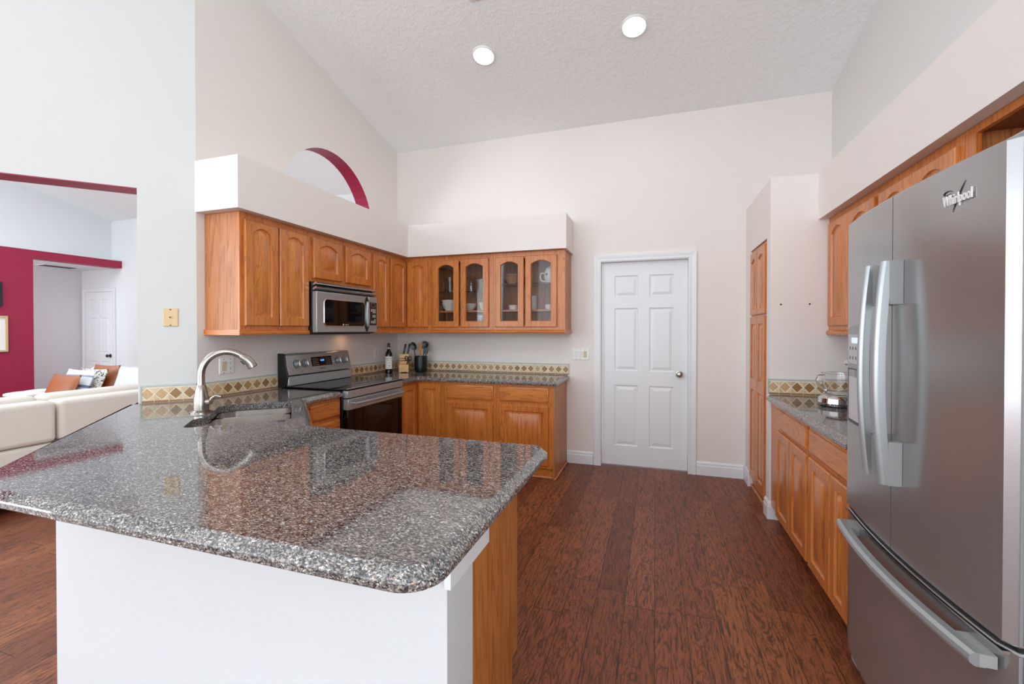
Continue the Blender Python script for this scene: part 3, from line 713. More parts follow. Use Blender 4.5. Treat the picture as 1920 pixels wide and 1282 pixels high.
# ------------------------------------------------------------------ tile backsplash
def backsplash(segs, label):
    t = thing('tile_backsplash', label, 'backsplash', (segs[0][0][0], segs[0][0][1], CT))
    bed, dia, tri, rect, lin_ = MB(), MB(), MB(), MB(), MB()
    for p, q, nrm, ends in segs:
        L = (Vector(q)-Vector(p)).length; ud = (Vector(q)-Vector(p))/L; T = FL(p, ud, nrm); z0 = CT+.0008
        bed.box((0, z0, .0008), (L, z0+.100, .008), T)
        n = max(1, round(L/.0765)); w = L/n; zc = z0+.055; hh = .0395; g = .0030
        for k in range(n):
            c = (k+.5)*w
            dia.rings([[T(c+(w/2-g*1.4)*a, zc+(hh-g*1.4)*b, d) for a, b in ((-1, 0), (0, -1), (1, 0), (0, 1))] for d in (.008, .0105)], False, True)
            for s in (-1, 1):
                for e in (-1, 1):
                    a0 = c+e*(w/2-g*.4); tri.rings([[T(c+e*g*1.6, zc+s*hh, d), T(a0, zc+s*hh, d), T(a0, zc+s*g*1.6, d)] for d in (.008, .0102)], False, True)
            rect.box((k*w+.0015, z0+.0015, .008), ((k+1)*w-.0015, z0+.0135, .0102), T)
        lin_.box((0, z0+.1002, .0008), (L, z0+.113, .012), T)
        for e in ends: lin_.box((e*L-(.012 if e else 0), z0, .0082), (e*L+(0 if e else .012), z0+.1, .0125), T)
    obj('grout_bed', bed, M['grout'], t, smooth=0)
    obj('diamond_tiles', dia, M['dia'], t, smooth=0); obj('corner_tiles', tri, M['tri'], t, smooth=0)
    obj('base_tiles', rect, M['rect'], t, smooth=0); obj('liner_trim', lin_, M['liner'], t, bevel=.002)
    return t
backsplash([((JX+.006, JY+.006), (LX-.001, 2.109), (R2, -R2), [0])], 'short stone diamond backsplash on the diagonal wall below the phone jack')
backsplash([((LX, 2.126), (LX, 2.758), (1, 0), [])], 'stone diamond backsplash between the faucet and the range')
backsplash([((LX, 3.536), (LX, BY-.014), (1, 0), [])], 'stone diamond backsplash behind the wine bottle right of the range')
backsplash([((LX+.014, BY), (-.842, BY), (0, -1), [1])], 'long stone diamond backsplash on the back wall under the glass cabinets')
backsplash([((.772, 3.6), (RX-.004, 3.6), (0, -1), [0])], 'stone diamond backsplash on the pantry side wall beside the refrigerator')

# ------------------------------------------------------------------ sink and faucet
t = thing('kitchen_sink', 'stainless steel double bowl sink set in the peninsula granite', 'sink', (*UV(-.2, 2.9), .70))
def bowl(poly, z1, z0):
    pl = rounded(poly, .045, 6); m = MB(); ins = [(0, z1), (.004, z0+.04), (.012, z0+.015), (.03, z0+.003), (.06, z0)]
    return m.rings([[Vector((p.x, p.y, z)) for p in inset(pl, s)] for s, z in ins], False, True)
obj('bowl', bowl([UV(-.452, 2.556), UV(.000, 2.556), UV(.004, 2.955), UV(-.382, 2.955), UV(-.386, 2.855), UV(-.452, 2.77)], CB-.002, .70), M['sink'], t)
obj('bowl', bowl([UV(-.380, 2.985), UV(.005, 2.985), UV(.008, 3.196), UV(-.30, 3.21), UV(-.380, 3.17)], CB-.002, .68), M['sink'], t)
obj('divider', MB().rings([[Vector((*UV(a, b), z)) for a, b in ((-.385, 2.956), (.003, 2.956), (.003, 2.984), (-.385, 2.984))] for z in (CB-.06, CB-.004)]), M['sink'], t, bevel=.011, seg=3)
for a, b, z in ((-.21, 2.75, .702), (-.19, 3.09, .682)):
    obj('drain', MB().lathe([(.042, 0), (.042, .003), (.03, .004), (.028, .001), (.001, .001)], (*UV(a, b), z), 24), M['chrome'], t)
FB = Vector((-2.43, 1.80, CT))
t = thing('kitchen_faucet', 'brushed nickel gooseneck faucet with pull-down spray head behind the sink', 'faucet', FB)
obj('escutcheon', MB().lathe([(.056, 0.0005), (.056, .006), (.042, .013), (.038, .016)], FB, 32), M['nickel'], t)
obj('body', MB().lathe([(.037, .0165), (.038, .04), (.036, .08), (.029, .12), (.0235, .15), (.021, .156)], FB, 32), M['nickel'], t)
e1 = Vector((R2, R2, 0)); P = lambda r, z: FB+e1*r+Vector((0, 0, z-CT))
AM = .70*math.pi; arc = lambda a: P(.120-.120*math.cos(a), 1.115+.130*math.sin(a)); tang = lambda a: (e1*.120*math.sin(a)+Vector((0, 0, .130*math.cos(a)))).normalized()
path = [P(0, 1.055), P(0, 1.085)]+[arc(AM*k/16) for k in range(17)]
obj('spout', MB().tube(path, [.0195]+[.0182]*18, 20), M['nickel'], t)
hp = arc(AM); hd = tang(AM); hd2 = tang(AM+.45)
obj('spray_head', MB().tube([hp, hp+hd*.006, hp+hd*.04, hp+hd*.055+hd2*.012, hp+hd*.055+hd2*.038, hp+hd*.055+hd2*.042], [.0184, .0205, .024, .026, .0262, .022], 22), M['nickel'], t)
un = (hd.cross(Vector((-R2, R2, 0)))).normalized(); un = un if un.z < 0 else -un
obj('spray_button', MB().tube([hp+hd*.02+un*.021, hp+hd*.045+un*.026+hd2*.004], [.007, .006], 10), M['darkgrey'], t)
rt = Vector((.95, .31, 0))
obj('handle', MB().tube([FB+rt*.025+Vector((0, 0, .06)), FB+rt*.055+Vector((0, 0, .062))], [.019, .017], 18).tube([FB+rt*.05+Vector((0, 0, .06)), FB+rt*.06+Vector((0, 0, .082)), FB+rt*.085+Vector((0, 0, .096)), FB+rt*.115+Vector((0, 0, .088))], [.012, .010, .008, .006], 14), M['nickel'], t)

# ------------------------------------------------------------------ range
SY0, SY1 = 2.765, 3.527
t = thing('kitchen_range', 'stainless electric range with black glass oven door and rear control panel', 'range', (-2.5, (SY0+SY1)/2, 0))
obj('body', MB().box((LX+.02, SY0, .02), (-2.262, SY1, .900)), M['black'], t, bevel=.003)
obj('cooktop', MB().box((LX+.09, SY0-.002, .9065), (-2.213, SY1+.002, .918)), M['blackglass'], t, bevel=.003)
m = MB()
for (x, y, r) in ((-2.62, 2.96, .075), (-2.62, 3.33, .09), (-2.40, 2.97, .1), (-2.40, 3.33, .075)):
    for rr in (r, r*.62): m.lathe([(rr, 0), (rr, .0004), (rr-.0025, .0004), (rr-.0025, 0)], (x, y, .9182), 40, cap=False)
obj('burner_ring', m, M['greyink'], t)
TF = FX(-2.212)
obj('front_trim', MB().box((SY0, .850, -.045), (SY1, .905, .0), TF).box((SY0-.002, .9185, -.012), (SY1+.002, .923, .002), TF), M['steel'], t, bevel=.004)
dr = obj('oven_door', MB().box((SY0+.004, .17, -.045), (SY1-.004, .758, -.004), TF), M['blackglass'], t, bevel=.004)
obj('door_band', MB().box((SY0+.003, .7585, -.046), (SY1-.003, .842, .004), TF), M['steel'], dr, bevel=.004)
obj('door_handle', MB().tube([TF(SY0+.045+(SY1-SY0-.09)*k/16, .808, .052-.012*((k/8-1)**4)) for k in range(17)], .0115, 14).tube([TF(SY0+.055, .808, .004), TF(SY0+.055, .808, .045)], .010).tube([TF(SY1-.055, .808, .004), TF(SY1-.055, .808, .045)], .010), M['steel'], dr)
obj('storage_drawer', MB().box((SY0+.004, .04, -.045), (SY1-.004, .162, .002), TF), M['steel'], t, bevel=.004)
# back guard: lower sloped riser and upper tilted panel
def guard(pr): return MB().rings([[Vector((x, y, z)) for x, z in pr] for y in (SY0+.002, SY1-.002)])
obj('rear_riser', guard([(-2.86, .9185), (-2.775, .9185), (-2.780, .995), (-2.86, .995)]), M['steel'], t, bevel=.006)
pn = [(-2.875, .996), (-2.775, 1.004), (-2.812, 1.165), (-2.825, 1.176), (-2.875, 1.176)]
cp = obj('control_panel', guard(pn), M['steel'], t, bevel=.004)
obj('side_cap', MB().rings([[Vector((x, y, z)) for x, z in ((-2.877, .906), (-2.80, .906), (-2.773, 1.0), (-2.811, 1.168), (-2.826, 1.180), (-2.877, 1.180))] for y in (SY0-.012, SY0+.0015)]), M['black'], t, bevel=.003)
pa, pb = Vector((-2.775, 0, 1.004)), Vector((-2.812, 0, 1.165)); pd = (pb-pa).normalized(); pnn = Vector((pd.z, 0, -pd.x))
TC = lambda u, v, d: pa+pd*v+pnn*d+Vector((0, u, 0))
dsp = obj('display', MB().box((3.03, .055, .0005), (3.275, .135, .003), TC), M['blackglass'], cp, smooth=0)
m = MB(); 
obj('clock_digits', text_mb('12:00', .022, TC, 3.155, .095, .0032, .0004), M['blue'], cp, smooth=0)
for ux, uw in ((3.045, .010), (3.20, .007)):
    m = MB()
    for r in range(4):
        for c in range(4): m.box((ux+c*.018, .065+r*.016, .003), (ux+c*.018+uw, .068+r*.016, .0036), TC)
    obj('touch_keys', m, M['whiteink'], cp, smooth=0)
for u in (2.865, 2.955, 3.355, 3.445):
    f = lambda x, y, z, u=u: TC(u+x, .088+y, z)
    k = obj('knob', MB().lathe([(.031, .0005), (.031, .006), (.026, .007), (.024, .028), (.019, .032), (.0, .032)], (0, 0, 0), 26, 0, f), M['steel'], t)
    obj('knob_grip', MB().box((-.006, -.024, .0325), (.006, .024, .040), f), M['chromestrip'], k, bevel=.002)
    obj('knob_ring', MB().lathe([(.034, .0003), (.034, .003), (.0315, .003), (.0315, .0003)], (0, 0, 0), 26, 0, f, cap=False), M['black'], k)
obj('dial_marks', MB().box((2.862, .128, .0003), (2.868, .132, .0008), TC).box((2.952, .128, .0003), (2.958, .132, .0008), TC).box((3.352, .128, .0003), (3.358, .132, .0008), TC).box((3.442, .128, .0003), (3.448, .132, .0008), TC).box((2.90, .022, .0003), (2.92, .026, .0008), TC), M['ink'], cp, smooth=0)
obj('maker_lettering', text_mb('SAMSUNG', .016, TC, 3.15, .026, .0004, .0004), M['ink'], cp, smooth=0)

# ------------------------------------------------------------------ microwave
MX, MY0, MY1, MZ0, MZ1 = -2.498, 2.763, 3.545, 1.338, 1.748
t = thing('microwave', 'stainless over-the-range microwave with dark window hung under short cabinet', 'microwave', (-2.68, 3.14, MZ0))
obj('body', MB().box((LX+.003, MY0, MZ0), (MX-.045, MY1, MZ1)), M['black'], t, bevel=.003)
TM = FX(MX)
m = MB()
for k in range(2): 
    z = MZ1-.028-k*.034
    m.rings([[TM(u, z+b, a) for a, b in ((-.04, .012), (-.012, .026), (.0, .022), (-.004, .014), (-.04, -.004))] for u in (MY0+.004, MY1-.004)])
obj('vent_grille', m, M['chromestrip'], t)
obj('vent_recess', MB().box((MY0+.004, MZ1-.075, -.0445), (MY1-.004, MZ1-.001, -.040), TM), M['black'], t, smooth=0)
DU1 = MY1-.135
d = obj('door', MB().box((MY0+.002, MZ0+.012, -.0445), (DU1, MZ1-.075, 0), TM), M['steel'], t, bevel=.006, seg=3)
wz0, wz1, wu0, wu1 = MZ0+.065, MZ1-.135, MY0+.085, DU1-.055
win = rounded([(wu0, wz0), (wu1, wz0), (wu1, wz1), (wu0, wz1)], .03, 6)
obj('window', MB().rings([[TM(p.x, p.y, a) for p in win] for a in (-.002, .002)]), M['blackglass'], d, smooth=0)
wo = inset(win, -.008)
obj('window_rim', MB().rings([[TM(p.x, p.y, .0002) for p in wo], [TM(p.x, p.y, .004) for p in inset(win, -.005)], [TM(p.x, p.y, .004) for p in win]], False, False), M['chromestrip'], d)
obj('maker_lettering', text_mb('MAYTAG', .012, TM, (wu0+wu1)/2+.012, wz0+.006, .0022, .0003), M['whiteink'], d, smooth=0)
obj('maker_emblem', MB().lathe([(.0075, 0), (.0075, .0006), (.0, .0006)], (0, 0, 0), 20, 0, lambda x, y, z: TM((wu0+wu1)/2-.034+x, wz0+.011+y, .0022+z)), M['whiteink'], d)
hu = DU1-.025
def ell(ru, rv, d): return [TM(hu+ru*math.cos(a*math.pi/16), (MZ0+MZ1-.06)/2+rv*math.sin(a*math.pi/16), d) for a in range(32)]
obj('handle_recess', MB().rings([ell(.040, .158, .0003), ell(.040, .158, .002)]), M['black'], d)
obj('door_handle', MB().rings([ell(.020, .115, .0025), ell(.022, .118, .012), ell(.018, .105, .022), ell(.01, .08, .026)]), M['steel'], d)
p = obj('control_panel', MB().box((DU1+.002, MZ0+.012, -.0445), (MY1-.002, MZ1-.075, 0), TM), M['steel'], t, bevel=.005)
obj('keypad', MB().box((DU1+.018, MZ0+.075, .0003), (MY1-.014, MZ1-.125, .002), TM), M['black'], p, smooth=0)
kc = (DU1+.018+MY1-.014)/2
obj('display_window', MB().lathe([(.036, .002), (.036, .0032), (.032, .0032), (.032, .002)], (0, 0, 0), 28, 0, lambda x, y, z: TM(kc+x, MZ1-.152+y*.6, z), cap=False), M['chromestrip'], p)
m = MB()
for r, cols in ((0, 3), (1, 3), (2, 2), (4, 2), (5, 2), (7, 1), (8, 3), (9, 3)):
    for c in range(cols): m.box((kc-.034+(c+3-cols)*.025, MZ1-.195-r*.0135, .002), (kc-.034+(c+3-cols)*.025+.017, MZ1-.186-r*.0135, .003), TM)
obj('buttons', m, M['whiteink'], p, smooth=0)
obj('under_panel', MB().box((LX+.05, MY0+.03, MZ0-.006), (MX-.06, MY1-.03, MZ0-.0005)), M['darkgrey'], t, smooth=0)

l = bpy.data.lights.new('cooktop_lamp_light', 'AREA'); l.size = .06; l.energy = .12; l.color = (1, .5, .25)
lo = bpy.data.objects.new('cooktop_lamp_light', l); C.objects.link(lo); lo.parent = t; lo.location = Vector((LX+.10, MY1-.04, MZ0-.012))-Vector(t.location)
# ------------------------------------------------------------------ refrigerator
FY0, FY1, FXE, BUL, FZ1 = 1.275, 2.165, .757, .030, 1.802
FM = 1.728
t = thing('refrigerator', 'stainless french door refrigerator with bottom freezer drawer and water dispenser', 'refrigerator', (1.1, 1.72, 0))
obj('body', MB().box((.835, FY0+.004, .03), (RX-.03, FY1-.004, 1.775)), M['ltgrey'], t, bevel=.004)
def fx(y): k = (y-(FY0+FY1)/2)/((FY1-FY0)/2); return FXE-BUL*(1-k*k)
def front_panel(y0, y1, z0, z1, notch=None):
    m = MB(); n = 24; ys = [y0+(y1-y0)*k/n for k in range(n+1)]
    # section in plan, rounded on the outer edges
    def sec(s):
        pts = [(.832, y1-s), (.832, y0+s)]
        for k, y in enumerate(ys):
            x = fx(y); e = min((y-FY0), (FY1-y)); 
            if e < .02: x += .016*(1-e/.02)**2
            pts.append((x+s, min(max(y, y0+s), y1-s)))
        return pts
    return m.rings([[Vector((x, y, z)) for x, y in sec(s)] for s, z in ((.003, z0), (0, z0+.004), (0, z1-.004), (.003, z1))])
GAP = .652
dl = obj('far_door', front_panel(FM+.002, FY1, GAP+.006, FZ1), M['fridge'], t, smooth=35)
dn = obj('near_door', front_panel(FY0, FM-.002, GAP+.006, FZ1), M['fridge'], t, smooth=35)
dw = obj('freezer_drawer', front_panel(FY0, FY1, .075, GAP-.006), M['fridge'], t, smooth=35)
obj('door_seal', MB().box((.775, FY0+.006, GAP-.0055), (.833, FY1-.006, GAP+.0055)), M['black'], t, smooth=0)
def lip(y0, y1, z, h): 
    n = 24; return MB().rings([[Vector((fx(y)-.006, y, z)), Vector((fx(y)-.006, y, z+h)), Vector((fx(y)+.02, y, z+h)), Vector((fx(y)+.02, y, z))] for y in [y0+(y1-y0)*k/n for k in range(n+1)]])
obj('drawer_lip', lip(FY0+.01, FY1-.01, GAP-.0165, .0075), M['chromestrip'], dw)
# side trim strips on the near edge of the door and drawer
for par, z0, z1 in ((dn, GAP+.012, FZ1-.002), (dw, .078, GAP-.012)):
    m = MB()
    for k in range(3): m.box((.772+k*.010, FY0-.003, z0), (.778+k*.010, FY0-.0003, z1))
    obj('edge_trim', m, M['trimgrey'], par, bevel=.001)
obj('hinge_cover', MB().box((.79, FY0+.01, FZ1+.001), (.93, FY0+.12, FZ1+.022)), M['greyplastic'], t, bevel=.006)
obj('hinge_cover', MB().box((.79, FY1-.12, FZ1+.001), (.93, FY1-.01, FZ1+.022)), M['greyplastic'], t, bevel=.006)
for x, y in ((.93, FY0+.06), (.93, FY1-.06)): pass
obj('hinge_bracket', MB().box((.80, FY0-.006, FZ1-.06), (.86, FY0-.0005, FZ1+.012)), M['greyplastic'], t, bevel=.002)
obj('toe_grille', MB().box((.80, FY0+.02, .03), (.834, FY1-.02, .070)), M['darkgrey'], t, smooth=0)
for y in (FY0+.03, FY1-.05): obj('foot', MB().box((.775, y-.025, .0), (.86, y+.045, .0295)), M['greyplastic'], t, bevel=.01)
def vhandle(y, par, sgn):
    z0, z1 = .885, 1.585; n = 20; rs = []
    for k in range(n+1):
        s = k/n; z = z0+(z1-z0)*s; bow = 1-(2*s-1)**2
        x = fx(y)-.040-.020*bow; w, dd = .0125, .015
        rs.append([Vector((x+a*dd, y+b*w, z)) for a, b in ((-.75, -.6), (-.25, -1), (1, -1), (1, 1), (-.25, 1), (-.75, .6), (-1, 0))])
    m = MB().rings(rs)
    for za, zb in ((z1-.135, z1+.001), (z0-.001, z0+.135)): m.box((fx(y)-.036, y-.0132, za), (fx(y)-.0005, y+.0132, zb), None, 1)
    obj('door_handle', m, [M['steel'], M['greyplastic']], par, smooth=30)
vhandle(FM+.055, dl, 1); vhandle(FM-.055, dn, -1)
rs = []; n = 24; ya, yb = 1.30, 2.065
for k in range(n+1):
    s = k/n; y = ya+(yb-ya)*s; bow = 1-(2*s-1)**2; x = fx(y)-.040-.012*bow; z = .602
    rs.append([Vector((x+a*.016, y, z+b*.016)) for a, b in ((-.8, -.6), (-.2, -1), (1, -1), (1, 1), (-.2, 1), (-.8, .6), (-1, 0))])
m = MB().rings(rs)
m.box((fx(ya)-.036, ya-.001, .588), (fx(ya+.08)+.006, ya+.085, .617), None, 1).box((fx(yb)-.036, yb-.085, .588), (fx(yb-.08)+.006, yb+.001, .617), None, 1)
obj('drawer_handle', m, [M['steel'], M['greyplastic']], dw, smooth=30)
# water and ice dispenser on the far door
dy0, dy1 = 1.905, 2.125
def dface(y, z, d): return Vector((fx(y)-.0005-d, y, z))
def dpatch(y0, y1, z0, z1, d, mat, name, par, arch=0, th=.004):
    n = 10; f, b = [], []
    top = [(y1+(y0-y1)*k/n, z1+arch*(1-(2*k/n-1)**2)) for k in range(n+1)]; bot = [(y0+(y1-y0)*k/n, z0) for k in range(n+1)]
    return obj(name, MB().rings([[dface(y, z, d) for y, z in bot+top], [dface(y, z, d+th) for y, z in bot+top]]), mat, par, smooth=30)
dp = dpatch(dy0, dy1, .968, 1.372, 0, M['greyplastic'], 'dispenser', t, .018)
dpatch(dy0+.014, dy1-.012, 1.005, 1.218, .0045, M['darkgrey'], 'dispenser_recess', dp, .0, .0015)
dpatch(dy0+.03, dy1-.03, 1.018, 1.212, .0062, M['chromestrip'], 'dispenser_back', dp, .0, .001)
dpatch(dy0+.07, dy1-.08, 1.19, 1.216, .0075, M['greyplastic'], 'dispenser_spout', dp, 0, .012)
dpatch(dy0+.018, dy1-.016, 1.238, 1.352, .0045, M['ltgrey'], 'control_panel', dp, 0, .0015)
dpatch(dy0+.06, dy1-.06, 1.318, 1.340, .0062, M['paleblue'], 'display', dp, 0, .0006)
for r, z in enumerate((1.292, 1.254)):
    for c in range(5): y = dy0+.032+c*.035; obj('touch_key', MB().box((fx(y)-.0072, y, z), (fx(y)-.0062, y+.010, z+.012)), M['greyink'], dp, smooth=0)
m = text_mb('Whirlpool', .038, FXN(0), 0, 0, 0, .0014, bold=.0004)
# lettering follows the curved door; mirrored so that it reads from the room
yc = 1.428
def bend(p): y = yc-p.y*.62; return Vector((fx(y)-.0042+p.x, y, 1.697+p.z))
m.v = [bend(p) for p in m.v]
obj('badge_lettering', m, M['badge'], dn, smooth=0)
sw = MB()
for k0, (a, b) in enumerate((((-.03, .040), (.012, .046)), ((-.004, -.022), (.018, .052)))):
    pts = []
    if k0 == 0: pts = [(-.038+.014*math.cos(q), .034+.005*math.sin(q)) for q in [math.pi*2*k/18 for k in range(17)]]
    else: pts = [(-.020+.030*s+.012*s*s, -.020+.070*s) for s in [k/12 for k in range(13)]]
    wv = [Vector((fx(yc-u)-.0012, yc-u, 1.697+z)) for u, z in pts]
    sw.tube(wv, [.0005+.0010*math.sin(math.pi*k/(len(wv)-1)) for k in range(len(wv))], 8)
obj('badge_swirl', sw, M['darkgrey'], dn)

# ------------------------------------------------------------------ counter items
def lathe_obj(name, prof, c, mat, parent=None, n=30, **k): return obj(name, MB().lathe(prof, c, n), mat, parent, org=c if parent is None else None, **k)
B0 = Vector((-2.736, 4.086, CT+.0005))
t = thing('wine_bottle', 'dark wine bottle with white label on the corner counter', 'bottle', B0)
obj('bottle_glass', MB().lathe([(.030, 0), (.037, .004), (.0375, .19), (.034, .215), (.020, .240), (.0145, .255), (.0140, .30)], B0, 32), M['bottle'], t)
obj('capsule', MB().lathe([(.0146, .268), (.0150, .27), (.0150, .318), (.0135, .322), (0, .322)], B0, 24), M['black'], t)
obj('neck_band', MB().lathe([(.0152, .262), (.0154, .264), (.0154, .272), (.0152, .274)], B0, 24), M['paper'], t)
def wrap(r, a0, a1, z0, z1, n=14, mi=0, m=None):
    m = m or MB(); ca = math.atan2(-B0.y, -B0.x)
    m.rings([[B0+Vector((r*math.cos(ca+a0+(a1-a0)*k/n), r*math.sin(ca+a0+(a1-a0)*k/n), z)) for z in (z0, z1)] for k in range(n+1)], False, False, False, mi); return m
lb = obj('label', wrap(.0379, -1.25, 1.25, .045, .180), M['paper'], t)
m = wrap(.0382, -.9, .9, .155, .160); wrap(.0382, -.6, .7, .138, .141, m=m); wrap(.0382, -.5, .5, .115, .117, m=m); wrap(.0382, -.4, .45, .105, .107, m=m); wrap(.0382, -.5, .5, .056, .059, m=m); wrap(.0382, .02, .32, .072, .084, m=m)
obj('label_print', m, M['greyink'], lb)
# knife block
KB = Vector((-2.62, 4.21, CT+.0005))
kd = Vector((.42, -.907, 0)); ks = Vector((.907, .42, 0))
TK = lambda u, d, z: KB+ks*u+kd*d+Vector((0, 0, z))
t = thing('knife_block', 'pale wooden knife block holding black handled knives on the corner counter', 'knife block', KB)
obj('block_body', MB().rings([[TK(u, d, z) for d, z in ((-.085, .006), (.06, .006), (.06, .085), (.048, .088), (.03, .105), (.012, .20), (-.075, .175))] for u in (-.052, .052)]), M['blockwood'], t, bevel=.003)
obj('steak_knife_slots', MB().box((-.040, .0602, .088), (.040, .0605, .0885), TK) if False else MB().rings([[TK(u, d, z) for d, z in ((.031, .125), (.0335, .125), (.0315, .135), (.029, .135))] for u in (-.045, .045)]).rings([[TK(u, d, z) for d, z in ((.025, .150), (.028, .150), (.026, .158), (.023, .158))] for u in (-.045, .045)]), M['oakdk'], t, smooth=0)
TKF = lambda u, z, d: TK(u, d, z)
obj('brand_lettering', text_mb('Cuisinart', .012, TKF, 0, .032, .0603, .0003), M['oakdk'], t, smooth=0)
for u in (-.04, .04): obj('foot', MB().lathe([(.007, 0), (.008, .005)], TK(u, .045, 0), 12).lathe([(.007, 0), (.008, .005)], TK(u, -.07, 0), 12), M['white'], t)
up = (Vector((0, 0, 1))-kd*.16+ks*.18).normalized()
def knife(u, d, z, L, lab, r=.011):
    p = TK(u, d, z); mm = MB().tube([p+up*.003, p+up*.02, p+up*(L*.5), p+up*(L*.85), p+up*L], [r*.8, r, r*.9, r*1.15, r*.8], 10)
    k = thing('kitchen_knife', lab, 'knife', p, 'black handled knives in the block'); obj('handle', mm, M['black'], k)
    obj('rivet', MB().lathe([(.0025, 0), (.0025, .001), (0, .001)], p+up*L*.5+kd*r*.95, 8).lathe([(.0025, 0), (.0025, .001), (0, .001)], p+up*L*.75+kd*r*.95, 8), M['chrome'], k)
knife(-.012, -.02, .192, .12, 'left black handled knife standing in the wooden block')
knife(.034, -.01, .196, .12, 'right black handled knife standing in the wooden block')
p = TK(.045, .036, .10)
sc = thing('kitchen_scissors', 'black kitchen scissors hung in the front of the wooden block', 'scissors', p)
m = MB()
for s in (-1, 1): m.tube([p+ks*s*.018+Vector((0, 0, .055))+ks*.016*math.cos(a)+Vector((0, 0, .022*math.sin(a)))+kd*.008 for a in [math.pi*2*k/16 for k in range(17)]], .0045, 8)
obj('handle', m, M['black'], sc)
obj('blade', MB().tube([p+ks*.012+Vector((0, 0, .04))+kd*.008, p-ks*.014+Vector((0, 0, -.008))+kd*.036], [.007, .004], 8).tube([p-ks*.012+Vector((0, 0, .04))+kd*.008, p+ks*.012+Vector((0, 0, -.008))+kd*.036], [.007, .004], 8), M['black'], sc)
# utensil crock
K0 = Vector((-2.468, 4.30, CT+.0005))
tag(lathe_obj('utensil_crock', [(.052, 0), (.062, .006), (.070, .03), (.072, .06), (.072, .172), (.069, .175), (.066, .172), (.066, .06), (.05, .012), (0, .012)], K0, M['black']), 'glossy black ceramic crock full of cooking utensils', 'crock')
def utensil(name, lab, a, lean, L, mat, head, hm=None):
    b = K0+Vector((.029*math.cos(a), .029*math.sin(a), .02)); tdir = Vector((math.cos(a)*lean, math.sin(a)*lean, 1)).normalized()
    o = thing(name, lab, 'utensil', b, 'utensils in the black crock'); e = b+tdir*L
    obj('handle', MB().tube([b, b+tdir*L*.5, e], [.006, .006, .0055], 10), mat, o)
    sx = Vector((.95, .31, 0)); n = 20; hc = e+tdir*(head[1]*.9); fwd = Vector((.31, -.95, 0))
    if head[2] == 'round':
        rs = [[hc+sx*head[0]*q*math.cos(k*2*math.pi/n)+tdir*head[1]*q*math.sin(k*2*math.pi/n)+fwd*dz for k in range(n)] for q, dz in ((.6, -.012), (.95, -.003), (1, .0), (.9, .0), (.55, -.008))]
    else:
        w, h = head[0], head[1]; pts = [(-w*.5, -h), (w*.5, -h), (w, h*.6), (w*.9, h), (-w*.9, h), (-w, h*.6)]
        rs = [[hc+sx*u+tdir*v+fwd*dz for u, v in pts] for dz in (-.002, .002)]
    obj('head', MB().rings(rs), hm or mat, o)
utensil('serving_spoon', 'round black serving spoon leaning left in the crock', math.radians(200), .20, .225, M['black'], (.036, .048, 'round'))
utensil('ladle', 'large black ladle standing at the back of the crock', math.radians(85), .16, .24, M['black'], (.045, .045, 'round'))
utensil('wooden_spatula', 'flat wooden spatula standing in the black crock', math.radians(295), .18, .19, M['woodspoon'], (.020, .06, 'flat'))
utensil('turner', 'black turner leaning far right out of the crock', math.radians(8), .17, .185, M['black'], (.030, .035, 'flat'))
# mixer by the refrigerator
X0 = Vector((1.06, 3.16, CT+.0005))
t = thing('countertop_mixer', 'chrome countertop mixer with clear glass bowl beside the refrigerator', 'mixer', X0)
obj('base', MB().lathe([(.085, 0), (.095, .006), (.105, .022), (.10, .05), (.085, .06), (.07, .066), (0, .066)], X0, 36), M['chrome'], t)
obj('foot_ring', MB().lathe([(.07, -.0), (.075, .0005)], X0+Vector((0, 0, -.0003)), 24), M['black'], t)
obj('glass_bowl', MB().lathe([(.045, .068), (.06, .075), (.078, .13), (.085, .20), (.088, .202), (.082, .20), (.075, .13), (.055, .08), (0, .072)], X0, 36), M['glass'], t)
hb = X0+Vector((-.08, -.0, .14)); lf = Vector((-.95, -.31, 0))
obj('bowl_handle', MB().tube([X0+lf*.08+Vector((0, 0, .185)), X0+lf*.115+Vector((0, 0, .185)), X0+lf*.13+Vector((0, 0, .16)), X0+lf*.115+Vector((0, 0, .125)), X0+lf*.072+Vector((0, 0, .10))], .008, 12), M['glass'], t)
obj('arm', MB().tube([X0+Vector((.055, -.10, .05)), X0+Vector((.075, -.085, .12)), X0+Vector((.085, -.07, .20)), X0+Vector((.10, -.05, .25))], [.013, .012, .012, .012], 14), M['chrome'], t)
obj('motor_head', MB().tube([X0+Vector((.08, .09, .262)), X0+Vector((.11, 0, .265)), X0+Vector((.12, -.10, .262))], [.02, .034, .028], 18), M['chrome'], t)
# ------------------------------------------------------------------ dishes in the glass cabinets
def bowlp(r, h, f=.45): return [(r*f, 0), (r*f, .004), (r*.8, h*.45), (r*.97, h*.85), (r, h), (r*.95, h), (r*.9, h*.85), (r*.72, h*.45), (r*.35, .012), (0, .010)]
WS = 1.5735
for i, (x, dz, r, h, lab) in enumerate(((-2.120, 0, .088, .085, 'lower white bowl of the stack behind the leftmost glass door'), (-2.120, .032, .090, .085, 'upper white bowl of the stack behind the leftmost glass door'))):
    tag(lathe_obj('serving_bowl', bowlp(r, h, .5), Vector((x, 4.315, WS+dz)), M['ceramic']), lab, 'bowl', 'stacked white bowls')
tag(lathe_obj('cereal_bowl', bowlp(.078, .075), Vector((-1.885, 4.315, WS)), M['ceramic']), 'single white bowl left behind the second glass door', 'bowl')
tag(lathe_obj('tea_bowl', bowlp(.058, .085, .5), Vector((-1.72, 4.315, WS)), M['ceramic']), 'deep white bowl right behind the second glass door', 'bowl')
tag(lathe_obj('storage_tin', [(.05, 0), (.052, .004), (.052, .13), (.048, .134), (0, .134)], Vector((-1.735, 4.30, 1.3905)), M['bluewhite']), 'blue and white patterned tin below the deep bowl', 'tin')
